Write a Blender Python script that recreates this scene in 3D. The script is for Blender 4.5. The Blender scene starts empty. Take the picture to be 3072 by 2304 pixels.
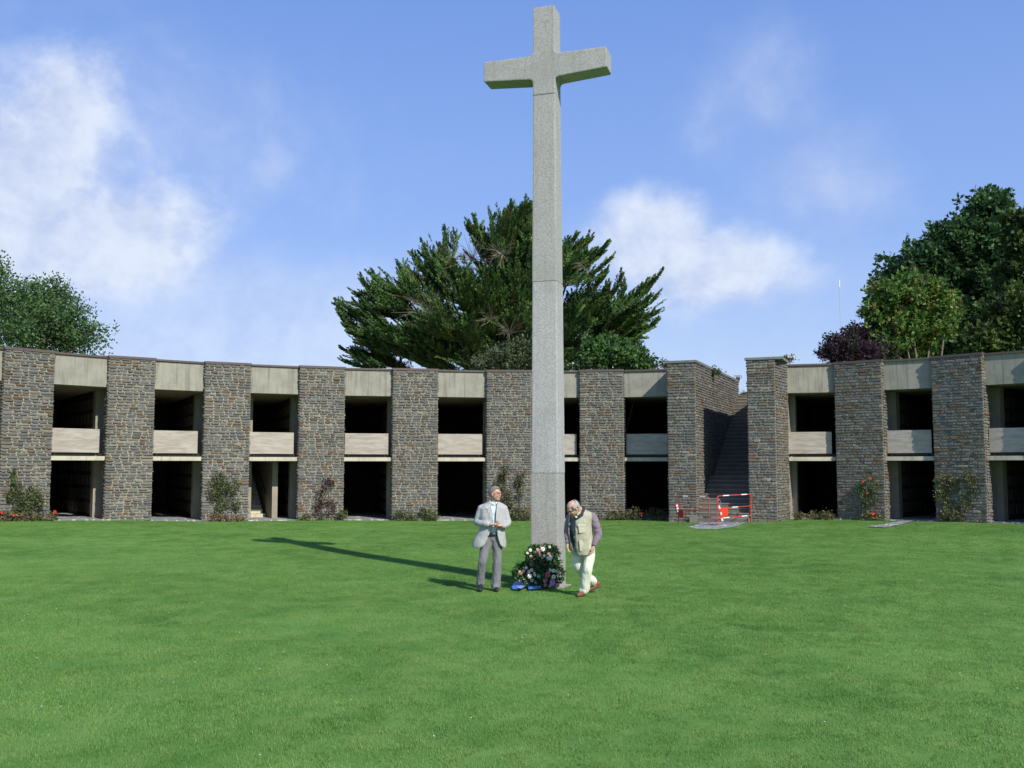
import bpy, bmesh, math, random
import numpy as np
from mathutils import Vector, Matrix
R_ = math.radians
random.seed(7); rng = np.random.default_rng(7)
sc = bpy.context.scene
C = sc.collection

# ---------------------------------------------------------------- camera
CAM_H = 2.16
PITCH = math.atan(248 / 3000)
cam_d = bpy.data.cameras.new('camera'); cam = bpy.data.objects.new('camera', cam_d); C.objects.link(cam)
cam.location = (0, 0, CAM_H); cam.rotation_euler = (math.pi / 2 + PITCH, 0, 0)
cam_d.sensor_width = 36; cam_d.lens = 36 * 3000 / 3072; cam_d.clip_end = 3000; cam_d.clip_start = .1
sc.camera = cam

# ---------------------------------------------------------------- light
SUN_AZ = R_(34.0)      # from -Y towards +X
SUN_EL = R_(38.3)
sun_dir = Vector((math.sin(SUN_AZ) * math.cos(SUN_EL), -math.cos(SUN_AZ) * math.cos(SUN_EL), math.sin(SUN_EL)))
sl = bpy.data.lights.new('sun', 'SUN'); sl.energy = 4.9; sl.angle = R_(.55); sl.color = (1.0, .955, .86)
so = bpy.data.objects.new('sun', sl); C.objects.link(so)
so.rotation_euler = sun_dir.to_track_quat('Z', 'Y').to_euler()
sc.view_settings.view_transform = 'Standard'; sc.view_settings.look = 'None'
sc.view_settings.exposure = 0.12; sc.view_settings.gamma = 1
sc.cycles.max_bounces = 6; sc.cycles.transparent_max_bounces = 8
sc.cycles.use_denoising = True

def dpx(x, y):          # world direction of a photo pixel
    d0, d1, d2 = (x - 1536) / 3000, 1.0, (1152 - y) / 3000
    return Vector((d0, d1 * math.cos(PITCH) - d2 * math.sin(PITCH), d1 * math.sin(PITCH) + d2 * math.cos(PITCH)))
def at(x, y, Y=None, Z=None):
    d = dpx(x, y); t = (Z - CAM_H) / d.z if Z is not None else Y / d.y
    return Vector((d.x * t, d.y * t, CAM_H + d.z * t))

# ---------------------------------------------------------------- node helpers
class NT:
    def __init__(s, nt): s.nt = nt; s.n = nt.nodes; s.l = nt.links
    def add(s, typ, **kw):
        nd = s.n.new(typ)
        for k, v in kw.items():
            if k.startswith('i_'):
                key = k[2:]
                nd.inputs[int(key) if key.isdigit() else key.replace('_', ' ')].default_value = v
            else: setattr(nd, k, v)
        return nd
    def link(s, a, b): s.l.new(a, b)
    def val(s, a, sock):
        if isinstance(a, (int, float)): sock.default_value = a
        else: s.link(a, sock)
    def math(s, op, a, b=0.0, c=None, clamp=False):
        nd = s.add('ShaderNodeMath', operation=op); nd.use_clamp = clamp
        s.val(a, nd.inputs[0]); s.val(b, nd.inputs[1])
        if c is not None: s.val(c, nd.inputs[2])
        return nd.outputs[0]
    def mix(s, f, a, b, blend='MIX'):
        nd = s.add('ShaderNodeMix', data_type='RGBA', blend_type=blend)
        s.val(f, nd.inputs[0])
        for v, k in ((a, 6), (b, 7)):
            if isinstance(v, tuple): nd.inputs[k].default_value = (*v[:3], 1)
            else: s.link(v, nd.inputs[k])
        return nd.outputs[2]
    def noise(s, vec, scale, detail=4, rough=.55, dist=0):
        nd = s.add('ShaderNodeTexNoise'); nd.inputs['Scale'].default_value = scale; nd.inputs['Detail'].default_value = detail
        nd.inputs['Roughness'].default_value = rough; nd.inputs['Distortion'].default_value = dist
        if vec is not None: s.link(vec, nd.inputs['Vector'])
        return nd.outputs[0]
    def ramp(s, f, a, b, va=0.0, vb=1.0):
        nd = s.add('ShaderNodeMapRange', interpolation_type='SMOOTHSTEP'); s.val(f, nd.inputs[0])
        for k, v in zip((1, 2, 3, 4), (a, b, va, vb)): nd.inputs[k].default_value = v
        return nd.outputs[0]
    def mapping(s, vec, scale=(1, 1, 1), rot=(0, 0, 0), loc=(0, 0, 0)):
        nd = s.add('ShaderNodeMapping'); s.link(vec, nd.inputs[0]); nd.inputs['Scale'].default_value = scale
        nd.inputs['Rotation'].default_value = rot; nd.inputs['Location'].default_value = loc
        return nd.outputs[0]

# ---------------------------------------------------------------- world: real sky with drifting cumulus
w = bpy.data.worlds.new('World'); sc.world = w; w.use_nodes = True
T = NT(w.node_tree); T.n.clear()
sky = T.add('ShaderNodeTexSky', sky_type='NISHITA'); sky.sun_disc = False; sky.sun_elevation = SUN_EL
sky.sun_rotation = math.pi - SUN_AZ; sky.air_density = 1.0; sky.dust_density = .6; sky.ozone_density = 2.2; sky.altitude = 50
tc = T.add('ShaderNodeTexCoord').outputs['Generated']
sep = T.add('ShaderNodeSeparateXYZ'); T.link(tc, sep.inputs[0])
yy = T.math('MAXIMUM', sep.outputs[1], .08)
U = T.math('DIVIDE', sep.outputs[0], yy); V = T.math('DIVIDE', sep.outputs[2], yy)
n_big = T.noise(T.mapping(tc, (1, 1, 1.25)), 9, 5, .55, .3)
n_fine = T.noise(T.mapping(tc, (1, 1, 1.1)), 34, 5, .6, .2)
n_wisp = T.noise(T.mapping(tc, (1, .6, 1.0), (0, .5, 0)), 7, 6, .6, .4)
def blob(px, py, rx, ry, amp):
    d = dpx(px, py); u, v = d.x / d.y, d.z / d.y; rx /= 3000; ry /= 3000
    a = T.math('DIVIDE', T.math('SUBTRACT', U, u), rx); b = T.math('DIVIDE', T.math('SUBTRACT', V, v), ry)
    r2 = T.math('ADD', T.math('MULTIPLY', a, a), T.math('MULTIPLY', b, b))
    return T.math('MULTIPLY', T.math('SUBTRACT', 1, T.math('SQRT', r2)), amp)
def maxall(bl):
    m = bl[0]
    for q in bl[1:]: m = T.math('SMOOTH_MAX', m, q, .25)
    return m
solid = maxall([blob(40, 520, 430, 430, 1.15), blob(190, 290, 230, 230, 1.0), blob(360, 700, 440, 230, 1.15), blob(80, 760, 460, 210, 1.0),
                blob(1960, 720, 240, 210, 1.35), blob(2130, 800, 340, 170, 1.15)])
thin = maxall([blob(250, 500, 860, 660, .95), blob(2200, 820, 560, 260, .8), blob(2480, 560, 330, 210, .95), blob(2290, 250, 190, 260, .72), blob(2120, 330, 160, 240, .5), blob(810, 510, 120, 130, .9),
               blob(600, 1000, 950, 330, 2.0), blob(2500, 850, 800, 240, .45), blob(1500, 1050, 1800, 300, .35)])
mixn = T.math('ADD', T.math('MULTIPLY', T.math('SUBTRACT', n_big, .5), 1.15), T.math('MULTIPLY', T.math('SUBTRACT', n_fine, .5), .38))
c1 = T.ramp(T.math('ADD', solid, mixn), .0, .85)
c2 = T.ramp(T.math('ADD', thin, T.math('ADD', T.math('MULTIPLY', T.math('SUBTRACT', n_wisp, .5), 1.6), T.math('MULTIPLY', T.math('SUBTRACT', n_fine, .5), .3))), -.1, 1.15)
dens = T.math('ADD', T.math('MULTIPLY', c1, .80), T.math('MULTIPLY', c2, .42), clamp=True)
# elsewhere in the sky: scattered clouds of the same kind
beh = T.math('MULTIPLY', T.ramp(n_big, .52, .72), T.ramp(sep.outputs[1], .25, -.1, 0, .7))
dens = T.math('MAXIMUM', dens, beh)
dens = T.math('MINIMUM', dens, .93)
shade = T.ramp(T.math('ADD', T.math('MULTIPLY', n_big, .6), T.math('MULTIPLY', n_fine, .4)), .35, .62)
cloudc = T.mix(shade, (3.8, 4.4, 6.0), (5.3, 5.8, 6.8))
el = T.ramp(sep.outputs[2], .0, .62)
skyg = T.mix(T.ramp(sep.outputs[2], .02, .26), (3.3, 4.4, 6.2), T.mix(T.ramp(sep.outputs[2], .16, .58), (1.95, 3.2, 6.1), (1.0, 2.05, 5.3)))
skyc = T.mix(.80, T.mix(1.0, sky.outputs[0], (1.1, 1.02, 1.25), 'MULTIPLY'), skyg)
col = T.mix(dens, skyc, cloudc)
bg = T.add('ShaderNodeBackground'); bg.inputs[1].default_value = .135
T.link(col, bg.inputs[0]); wo = T.add('ShaderNodeOutputWorld'); T.link(bg.outputs[0], wo.inputs[0])

# ---------------------------------------------------------------- object helpers
class MB:
    """collects faces with per-face material index and colour, builds ONE mesh"""
    def __init__(s): s.v = []; s.f = []; s.c = []; s.m = []
    def add(s, vs, fs, col=(1, 1, 1), m=0):
        o = len(s.v); s.v.extend([tuple(p) for p in vs])
        for f in fs: s.f.append([i + o for i in f]); s.c.append(col); s.m.append(m)
    def hexa(s, p, col=(1, 1, 1), m=0):    # 8 corners: bottom 4 ccw, top 4 ccw
        s.add(p, [(3, 2, 1, 0), (4, 5, 6, 7), (0, 1, 5, 4), (1, 2, 6, 5), (2, 3, 7, 6), (3, 0, 4, 7)], col, m)
    def box(s, c, size, M=None, col=(1, 1, 1), m=0):
        x, y, z = [q / 2 for q in size]
        p = [Vector(q) for q in ((-x, -y, -z), (x, -y, -z), (x, y, -z), (-x, y, -z), (-x, -y, z), (x, -y, z), (x, y, z), (-x, y, z))]
        if M is not None: p = [M @ q for q in p]
        s.hexa([q + Vector(c) for q in p], col, m)
    def frame(s, O, u, n, u0, u1, n0, n1, z0, z1, col=(1, 1, 1), m=0):   # box in a (u,n,z) frame; n points outward from the centre
        P = lambda a, b, z: Vector((O[0] + u[0] * a + n[0] * b, O[1] + u[1] * a + n[1] * b, z))
        s.hexa([P(u0, n0, z0), P(u1, n0, z0), P(u1, n1, z0), P(u0, n1, z0), P(u0, n0, z1), P(u1, n0, z1), P(u1, n1, z1), P(u0, n1, z1)], col, m)
    def tube(s, pts, rad, n=8, col=(1, 1, 1), m=0, cap=True):
        pts = [Vector(p) for p in pts]; rad = rad if hasattr(rad, '__len__') else [rad] * len(pts)
        vs = []; ref = None
        for i, p in enumerate(pts):
            t = (pts[min(i + 1, len(pts) - 1)] - pts[max(i - 1, 0)]).normalized()
            if ref is None: ref = t.orthogonal().normalized()
            ref = (ref - t * ref.dot(t)); ref = ref.normalized() if ref.length > 1e-6 else t.orthogonal().normalized()
            b = t.cross(ref)
            for k in range(n):
                a = 2 * math.pi * k / n; vs.append(p + (ref * math.cos(a) + b * math.sin(a)) * rad[i])
        fs = [(i * n + k, i * n + (k + 1) % n, (i + 1) * n + (k + 1) % n, (i + 1) * n + k) for i in range(len(pts) - 1) for k in range(n)]
        if cap: fs += [tuple(range(n - 1, -1, -1)), tuple((len(pts) - 1) * n + k for k in range(n))]
        s.add(vs, fs, col, m)
    def build(s, name, mats, parent=None, smooth=False, inv=None):
        me = bpy.data.meshes.new(name)
        me.from_pydata(s.v, [], s.f)
        if not isinstance(mats, (list, tuple)): mats = [mats]
        for q in mats: me.materials.append(q)
        if any(s.m): me.polygons.foreach_set('material_index', s.m)
        ca = me.color_attributes.new('Col', 'FLOAT_COLOR', 'CORNER')
        ls = np.empty(len(me.polygons), int); me.polygons.foreach_get('loop_total', ls)
        cc = np.ones((len(s.c), 4), np.float32); cc[:, :3] = np.array(s.c, np.float32)[:, :3]
        ca.data.foreach_set('color', np.repeat(cc, ls, 0).ravel())
        if smooth: me.polygons.foreach_set('use_smooth', [True] * len(me.polygons))
        o = bpy.data.objects.new(name, me); C.objects.link(o)
        if parent is not None:
            o.parent = parent; o.matrix_parent_inverse = world_of(parent).inverted()
        return o
def world_of(o):
    M = Matrix.LocRotScale(o.location, o.rotation_euler, o.scale)
    return (world_of(o.parent) @ o.matrix_parent_inverse @ M) if o.parent else M
def fast_mesh(name, V, F, mat, parent=None, cols=None, smooth=False):
    """numpy verts, uniform faces, per-face colour"""
    me = bpy.data.meshes.new(name); k = F.shape[1]
    me.vertices.add(len(V)); me.vertices.foreach_set('co', V.astype(np.float32).ravel())
    me.loops.add(F.size); me.loops.foreach_set('vertex_index', F.astype(np.int32).ravel())
    me.polygons.add(len(F)); me.polygons.foreach_set('loop_start', np.arange(0, F.size, k, dtype=np.int32))
    me.update(calc_edges=True)
    me.materials.append(mat)
    if cols is not None:
        ca = me.color_attributes.new('Col', 'FLOAT_COLOR', 'CORNER')
        cc = np.ones((len(F), 4), np.float32); cc[:, :3] = cols
        ca.data.foreach_set('color', np.repeat(cc, k, 0).ravel())
    if smooth: me.polygons.foreach_set('use_smooth', [True] * len(F))
    o = bpy.data.objects.new(name, me); C.objects.link(o)
    if parent is not None: o.parent = parent; o.matrix_parent_inverse = world_of(parent).inverted()
    return o
def empty(name, loc, label, cat, group=None):
    o = bpy.data.objects.new(name, None); C.objects.link(o); o.location = loc; o.empty_display_size = .2
    return tag(o, label, cat, group)
def tag(o, label=None, cat=None, group=None, kind=None):
    if label: o['label'] = label
    if cat: o['category'] = cat
    if group: o['group'] = group
    if kind: o['kind'] = kind
    return o

# ---------------------------------------------------------------- materials
def mat(name, fn, rough=.8, spec=.3):
    m = bpy.data.materials.new(name); m.use_nodes = True; t = NT(m.node_tree)
    b = t.n['Principled BSDF']; b.inputs['Roughness'].default_value = rough; b.inputs['Specular IOR Level'].default_value = spec
    t.b = b; t.P = t.add('ShaderNodeTexCoord').outputs['Object']; t.G = t.add('ShaderNodeNewGeometry').outputs['Position']
    c = fn(t)
    if isinstance(c, tuple): b.inputs['Base Color'].default_value = (*c[:3], 1)
    elif c is not None: t.link(c, b.inputs['Base Color'])
    return m
def bump(t, h, dist=.01, strength=.5):
    nd = t.add('ShaderNodeBump'); nd.inputs['Strength'].default_value = strength; nd.inputs['Distance'].default_value = dist
    t.link(h, nd.inputs['Height']); t.link(nd.outputs[0], t.b.inputs['Normal'])
def vcol(t):
    a = t.add('ShaderNodeVertexColor'); a.layer_name = 'Col'; return a.outputs[0]
def f_stone(t):
    n = t.noise(t.G, 22, 4, .6); n2 = t.noise(t.G, 70, 3, .6); bump(t, t.math('ADD', n, t.math('MULTIPLY', n2, .5)), .02, .8)
    n3 = t.noise(t.G, .8, 3, .5)
    c = t.mix(1.0, vcol(t), t.mix(n, (.72, .72, .72), (1.28, 1.26, 1.24)), 'MULTIPLY')
    return t.mix(t.ramp(n3, .5, .72, 0, .35), c, (.150, .150, .14))
M_stone = mat('rubble_stone', f_stone, .85, .25)
def f_conc(base, alt, streak=.5):
    def f(t):
        n = t.noise(t.G, 2.2, 5, .65); g = t.noise(t.G, 90, 3, .7)
        st = t.noise(t.mapping(t.G, (6, 6, .35)), 1.4, 5, .6)
        bump(t, g, .004, .5)
        c = t.mix(t.ramp(n, .35, .7), base, alt)
        c = t.mix(t.ramp(st, .47, .70, 0, streak), c, tuple(q * .42 for q in base))
        return t.mix(.35, c, t.mix(g, (.1, .1, .1), (.9, .9, .88)), 'OVERLAY')
    return f
M_fascia = mat('board_concrete', f_conc((.32, .305, .25), (.25, .24, .20), .6))
M_slab = mat('slab_concrete', f_conc((.53, .49, .37), (.42, .39, .30), .4))
M_fin = mat('partition_concrete', f_conc((.33, .30, .23), (.27, .245, .19), .35))
M_shadewall = mat('crypt_wall', lambda t: t.mix(t.ramp(t.noise(t.G, 3), .4, .6), (.035, .03, .025), (.06, .052, .042)), .9, .15)  # gallery shade put into the colour: inner walls kept near black
def f_plate(t):
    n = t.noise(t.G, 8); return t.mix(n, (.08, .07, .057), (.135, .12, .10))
M_plate = mat('crypt_plate', f_plate, .6, .3)
def f_marble(t):
    n = t.noise(t.mapping(t.G, (.8, .8, 5.0), (0, .12, 0)), 1.6, 6, .62, 1.2); n2 = t.noise(t.mapping(t.G, (1, 1, 4), (0, .2, 0)), 6, 5, .6, .6)
    c = t.mix(t.ramp(n, .36, .64), (.32, .265, .21), (.42, .385, .325))
    return t.mix(t.ramp(n2, .5, .68, 0, .6), c, (.36, .33, .31))
M_marble = mat('veined_stone_panel', f_marble, .45, .4)
M_cap = mat('bronze_coping', lambda t: t.mix(t.noise(t.G, 6), (.085, .06, .052), (.125, .09, .078)), .5, .4)
M_capstone = mat('slate_coping', f_conc((.20, .21, .195), (.15, .16, .15), .4))
M_riser_shade = mat('step_riser_shade', f_conc((.155, .14, .115), (.125, .115, .095), .25))  # darker than the treads: the risers' shade is painted into the colour
M_step = mat('step_stone', f_conc((.25, .225, .185), (.20, .185, .155), .25))
def f_granite(scale, tone=None):
    def f(t):
        vo = t.add('ShaderNodeTexVoronoi'); vo.inputs['Scale'].default_value = scale; t.link(t.G, vo.inputs['Vector'])
        sp = t.add('ShaderNodeSeparateColor'); t.link(vo.outputs['Color'], sp.inputs[0])
        r = sp.outputs[0]
        tn = (.93, .915, .865) if tone is None else tone
        c = t.mix(t.ramp(r, .05, .35), tuple(.255 * q for q in tn), tuple(.40 * q for q in tn))
        c = t.mix(t.ramp(r, .6, .95), c, tuple(.48 * q for q in tn))
        n = t.noise(t.G, 1.3, 5, .6)
        c = t.mix(t.ramp(t.noise(t.mapping(t.G, (9, 9, .5)), 1.3, 5, .6), .48, .72, 0, .4), c, (.225, .22, .195))
        c = t.mix(t.ramp(n, .45, .7, 0, .35), c, (.29, .285, .255))
        n2 = t.noise(t.G, 9, 5, .65)
        sx = t.add('ShaderNodeSeparateXYZ'); t.link(t.G, sx.inputs[0])
        moss = t.math('MULTIPLY', t.ramp(sx.outputs[2], 8.9, 10.2, .15, 1.0), t.ramp(n2, .52, .70, 0, .42))
        c = t.mix(moss, c, (.17, .21, .12))
        bump(t, t.math('ADD', r, t.noise(t.G, 30)), .006, .6)
        return c
    return f
M_granite = mat('speckled_granite', f_granite(92), .8, .3)
M_granite_low = mat('speckled_granite_lower', f_granite(84, (.88, .86, .78)), .8, .3)
M_granite_mid = mat('speckled_granite_middle', f_granite(92, (1.04, 1.03, .99)), .8, .3)
M_granite_top = mat('speckled_granite_top', f_granite(92, (.93, .92, .86)), .8, .3)
M_joint = mat('joint_mortar', lambda t: (.10, .10, .09))
def lawn_col(t, lo=0):
    n1 = t.noise(t.mapping(t.G, (1, 1, 0)), .28, 5, .6, .4); n2 = t.noise(t.mapping(t.G, (1, .8, 0)), 1.5, 5, .65); n3 = t.noise(t.mapping(t.G, (1, 1, 0)), 14, 3, .7)
    c = t.mix(t.ramp(n1, .34, .66), (.086, .202, .042), (.134, .272, .064))
    c = t.mix(t.ramp(n2, .36, .68, 0, .75), c, (.180, .298, .080))
    c = t.mix(t.ramp(n3, .56, .78, 0, .45), c, (.25, .31, .11))
    return c
def f_lawn(t):
    n = t.noise(t.mapping(t.G, (1, 1, 0)), 60, 4, .7); bump(t, n, .02, .6)
    return t.mix(1.0, lawn_col(t), (.86, .88, .80), 'MULTIPLY')
M_lawn = mat('lawn_soil', f_lawn, .9, .1)
def leafmat(name, colf, trans=.35, rough=.55):
    m = mat(name, colf, rough, .25); t = NT(m.node_tree); b = t.n['Principled BSDF']
    tr = t.add('ShaderNodeBsdfTranslucent'); mx = t.add('ShaderNodeMixShader'); mx.inputs[0].default_value = trans
    src = b.inputs['Base Color'].links[0].from_socket; t.link(src, tr.inputs[0])
    t.link(b.outputs[0], mx.inputs[1]); t.link(tr.outputs[0], mx.inputs[2]); t.link(mx.outputs[0], t.n['Material Output'].inputs[0])
    return m
def f_blade(t):
    return t.mix(1.0, lawn_col(t), t.mix(1.0, vcol(t), (1.12, 1.1, 1.0), 'MULTIPLY'), 'MULTIPLY')
M_blade = leafmat('grass_blade', f_blade, .3, .5)
M_leaf = leafmat('leaf', vcol, .3)
M_needle = leafmat('cypress_needles', vcol, .12)
M_bark = mat('bark', lambda t: t.mix(t.noise(t.mapping(t.G, (8, 8, 2)), 2), (.09, .07, .055), (.20, .165, .13)), .9, .1)
M_deadtwig = mat('dead_twig', lambda t: (.20, .17, .13), .9, .1)
def f_flag(t):
    vo = t.add('ShaderNodeTexVoronoi', feature='DISTANCE_TO_EDGE'); vo.inputs['Scale'].default_value = 2.4; t.link(t.G, vo.inputs['Vector'])
    v2 = t.add('ShaderNodeTexVoronoi'); v2.inputs['Scale'].default_value = 2.4; t.link(t.G, v2.inputs['Vector'])
    c = t.mix(t.math('MULTIPLY', t.noise(t.G, 9), 1), (.13, .14, .15), (.22, .23, .24))
    return t.mix(t.ramp(vo.outputs['Distance'], .03, .07), (.50, .49, .45), c)
M_flag = mat('crazy_paving', f_flag, .75, .3)
def plain(name, c, rough=.6, spec=.3, var=.12, sc_=12):
    return mat(name, lambda t: t.mix(t.noise(t.P, sc_, 3), tuple(q * (1 - var) for q in c), tuple(min(1, q * (1 + var)) for q in c)), rough, spec)
M_red = plain('red_paint', (.60, .055, .03), .4, .5, .1); M_redplate = plain('red_plate', (.72, .05, .025), .4, .5, .08)
M_white = plain('white_band', (.80, .80, .78), .4, .5, .05); M_black = plain('black_plastic', (.02, .02, .022), .5, .4)
M_metal = plain('grey_metal', (.45, .46, .47), .4, .5)
def f_rope(t): return t.mix(t.noise(t.P, 40), (.06, .08, .14), (.16, .19, .27))
M_bluecloth = mat('dark_blue_cloth', f_rope, .8)
# ================================================================ ground
CX, CY = .638, 17.36; RAD = 22.34
HB = [(-180, .3), (-70, .5), (-49, .45), (-38, .30), (-30, .18), (-21, .11), (-11, .07), (0, .03), (8, .07), (14, .12), (20, .16), (26, .18), (32, .24), (41, .28), (60, .3), (180, .3)]
def ground_z(x, y):
    a = math.degrees(math.atan2(x - CX, y - CY)); r = math.hypot(x - CX, y - CY)
    h = np.interp(a, [q[0] for q in HB], [q[1] for q in HB])
    t = min(1, max(0, (r - 11) / 9.5)); t = t * t * (3 - 2 * t)
    if math.cos(math.radians(a)) < 0: h *= max(0, 1 + math.cos(math.radians(a)) * 2)
    return float(h * t) + .018 * math.sin(x * .7 + .3) * math.sin(y * .55) * min(1, r / 6)
def make_ground():
    g = MB(); na, rs = 96, [0, 2, 4, 6, 8, 10, 12, 14, 16, 18, 19, 20, 21, 22, 23, 26, 32, 45, 80, 200, 900, 2500]
    vs = [(CX, CY, 0)]
    for r in rs[1:]:
        for k in range(na):
            a = 2 * math.pi * k / na; x, y = CX + r * math.sin(a), CY + r * math.cos(a); vs.append((x, y, ground_z(x, y)))
    fs = [(0, 1 + (k + 1) % na, 1 + k) for k in range(na)]
    for i in range(len(rs) - 2):
        o, p = 1 + i * na, 1 + (i + 1) * na
        fs += [(o + k, o + (k + 1) % na, p + (k + 1) % na, p + k) for k in range(na)]
    g.add(vs, fs); o = g.build('ground', M_lawn, smooth=True); tag(o, 'mown green lawn inside the round court', None, None, 'structure')
make_ground()

# grass blades: two patches of blades set out by geometry nodes over the part of the lawn near the viewer
def make_grass():
    pc = bpy.data.collections.new('blade_patches')
    for vi in range(3):
        n = 900; S = .30
        base = np.c_[rng.uniform(-S, S, n), rng.uniform(-S, S, n), np.zeros(n)]
        a = rng.uniform(0, 2 * np.pi, n); h = rng.uniform(.011, .025, n); wd = rng.uniform(.0022, .004, n)
        du = np.c_[np.cos(a), np.sin(a), np.zeros(n)] * wd[:, None]; lean = np.c_[np.cos(a + 1.4), np.sin(a + 1.4), np.zeros(n)] * (h * rng.uniform(.1, .9, n))[:, None]
        tip = base + lean + np.c_[np.zeros((n, 2)), h]; base[:, 2] -= .004
        Vv = np.stack([base - du, base + du, tip], 1).reshape(-1, 3); F = np.arange(3 * n).reshape(-1, 3)
        b = rng.uniform(.82, 1.15, n)[:, None] * np.array([1, 1, 1.])
        o = fast_mesh('grass_patch', Vv, F, M_blade, None, b); C.objects.unlink(o); pc.objects.link(o)
    pts = []
    for y in np.arange(5.5, 39.5, .5):
        for x in np.arange(-1.0 - .56 * y, 1.0 + .56 * y, .5):
            xx, yy_ = x + random.uniform(-.12, .12), y + random.uniform(-.12, .12)
            r = math.hypot(xx - CX, yy_ - CY)
            if r > 22.0: continue
            if paved(xx, yy_): continue
            pts.append((xx, yy_, ground_z(xx, yy_) + .002))
    me = bpy.data.meshes.new('grass'); me.from_pydata(pts, [], []); me.materials.append(M_blade)
    o = bpy.data.objects.new('grass', me); C.objects.link(o)
    tag(o, 'short mown grass blades covering the court', 'grass', None, 'stuff')
    ng = bpy.data.node_groups.new('scatter', 'GeometryNodeTree')
    ng.interface.new_socket('Geometry', in_out='INPUT', socket_type='NodeSocketGeometry'); ng.interface.new_socket('Geometry', in_out='OUTPUT', socket_type='NodeSocketGeometry')
    N = ng.nodes; L = ng.links
    gi = N.new('NodeGroupInput'); go = N.new('NodeGroupOutput'); iop = N.new('GeometryNodeInstanceOnPoints'); ci = N.new('GeometryNodeCollectionInfo')
    ci.inputs['Collection'].default_value = pc; ci.inputs['Separate Children'].default_value = True; ci.inputs['Reset Children'].default_value = True
    iop.inputs['Pick Instance'].default_value = True
    rv = N.new('FunctionNodeRandomValue'); rv.data_type = 'FLOAT_VECTOR'; rv.inputs[0].default_value = (0, 0, 0); rv.inputs[1].default_value = (0, 0, 6.28)
    L.new(gi.outputs[0], iop.inputs['Points']); L.new(ci.outputs[0], iop.inputs['Instance']); L.new(rv.outputs[0], iop.inputs['Rotation']); L.new(iop.outputs[0], go.inputs[0])
    md = o.modifiers.new('scatter', 'NODES'); md.node_group = ng

# ================================================================ the round two-storey ossuary
_q = Vector((CX + 20.7 * math.sin(R_(20.4)), CY + 20.7 * math.cos(R_(20.4)), 0))
u2 = Vector((math.sin(R_(22.1)), math.cos(R_(22.1)), 0)); v2 = Vector((u2.y, -u2.x, 0))       # stair axis and its right-hand side
Bp = _q - u2 * 20.7
def SA(a, l, z): return Bp + u2 * a + v2 * l + Vector((0, 0, z))
A0 = 20.7
PAVE = [at(x, y, Z=.13) for x, y in ((2098, 1568), (2090, 1574), (2058, 1581), (2085, 1585), (2120, 1587), (2160, 1587), (2200, 1583), (2232, 1575), (2248, 1568))]
PAVE = [SA(20.9, .80, 0)] + [SA(20.9, -1.3, 0)] + PAVE
def paved(x, y):
    c = False; n = len(PAVE)
    for k in range(n):
        a, b = PAVE[k], PAVE[k - 1]
        if (a.y > y) != (b.y > y) and x < (b.x - a.x) * (y - a.y) / (b.y - a.y) + a.x: c = not c
    return c
bld = empty('ossuary_building', (CX, CY + RAD, 0), 'round two storey stone ossuary with rubble piers and concrete bays around the lawn', 'building')
PX = [(19, 1040, 164.6, 1052.8), (324, 1067.6, 465.4, 1074.8), (616, 1084.5, 753, 1090), (902, 1096, 1035, 1101), (1182, 1103, 1314.6, 1105.5),
      (1461, 1109.7, 1593, 1111), (1739.5, 1110.5, 1869.4, 1109), (2506, 1089, 2642, 1078), (2794, 1069.7, 2940, 1056.7)]
piers = []
for q in PX:
    A = at(q[0], q[1], Z=6.0); B = at(q[2], q[3], Z=6.0)
    def fix(P):        # pull towards the mean circle, keeping the bearing from the centre
        d = Vector((P.x - CX, P.y - CY, 0)); r = d.length * .4 + RAD * .6; d = d.normalized() * r; return Vector((CX + d.x, CY + d.y, 0))
    piers.append((fix(A), fix(B)))
def polar(a, r=RAD): return Vector((CX + r * math.sin(R_(a)), CY + r * math.cos(R_(a)), 0))
piers = [(polar(-67.3), polar(-63.2)), (polar(-58.2), polar(-54.1))] + piers + [(polar(47.6), polar(52.0)), (polar(56.6), polar(61.0))]

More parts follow.
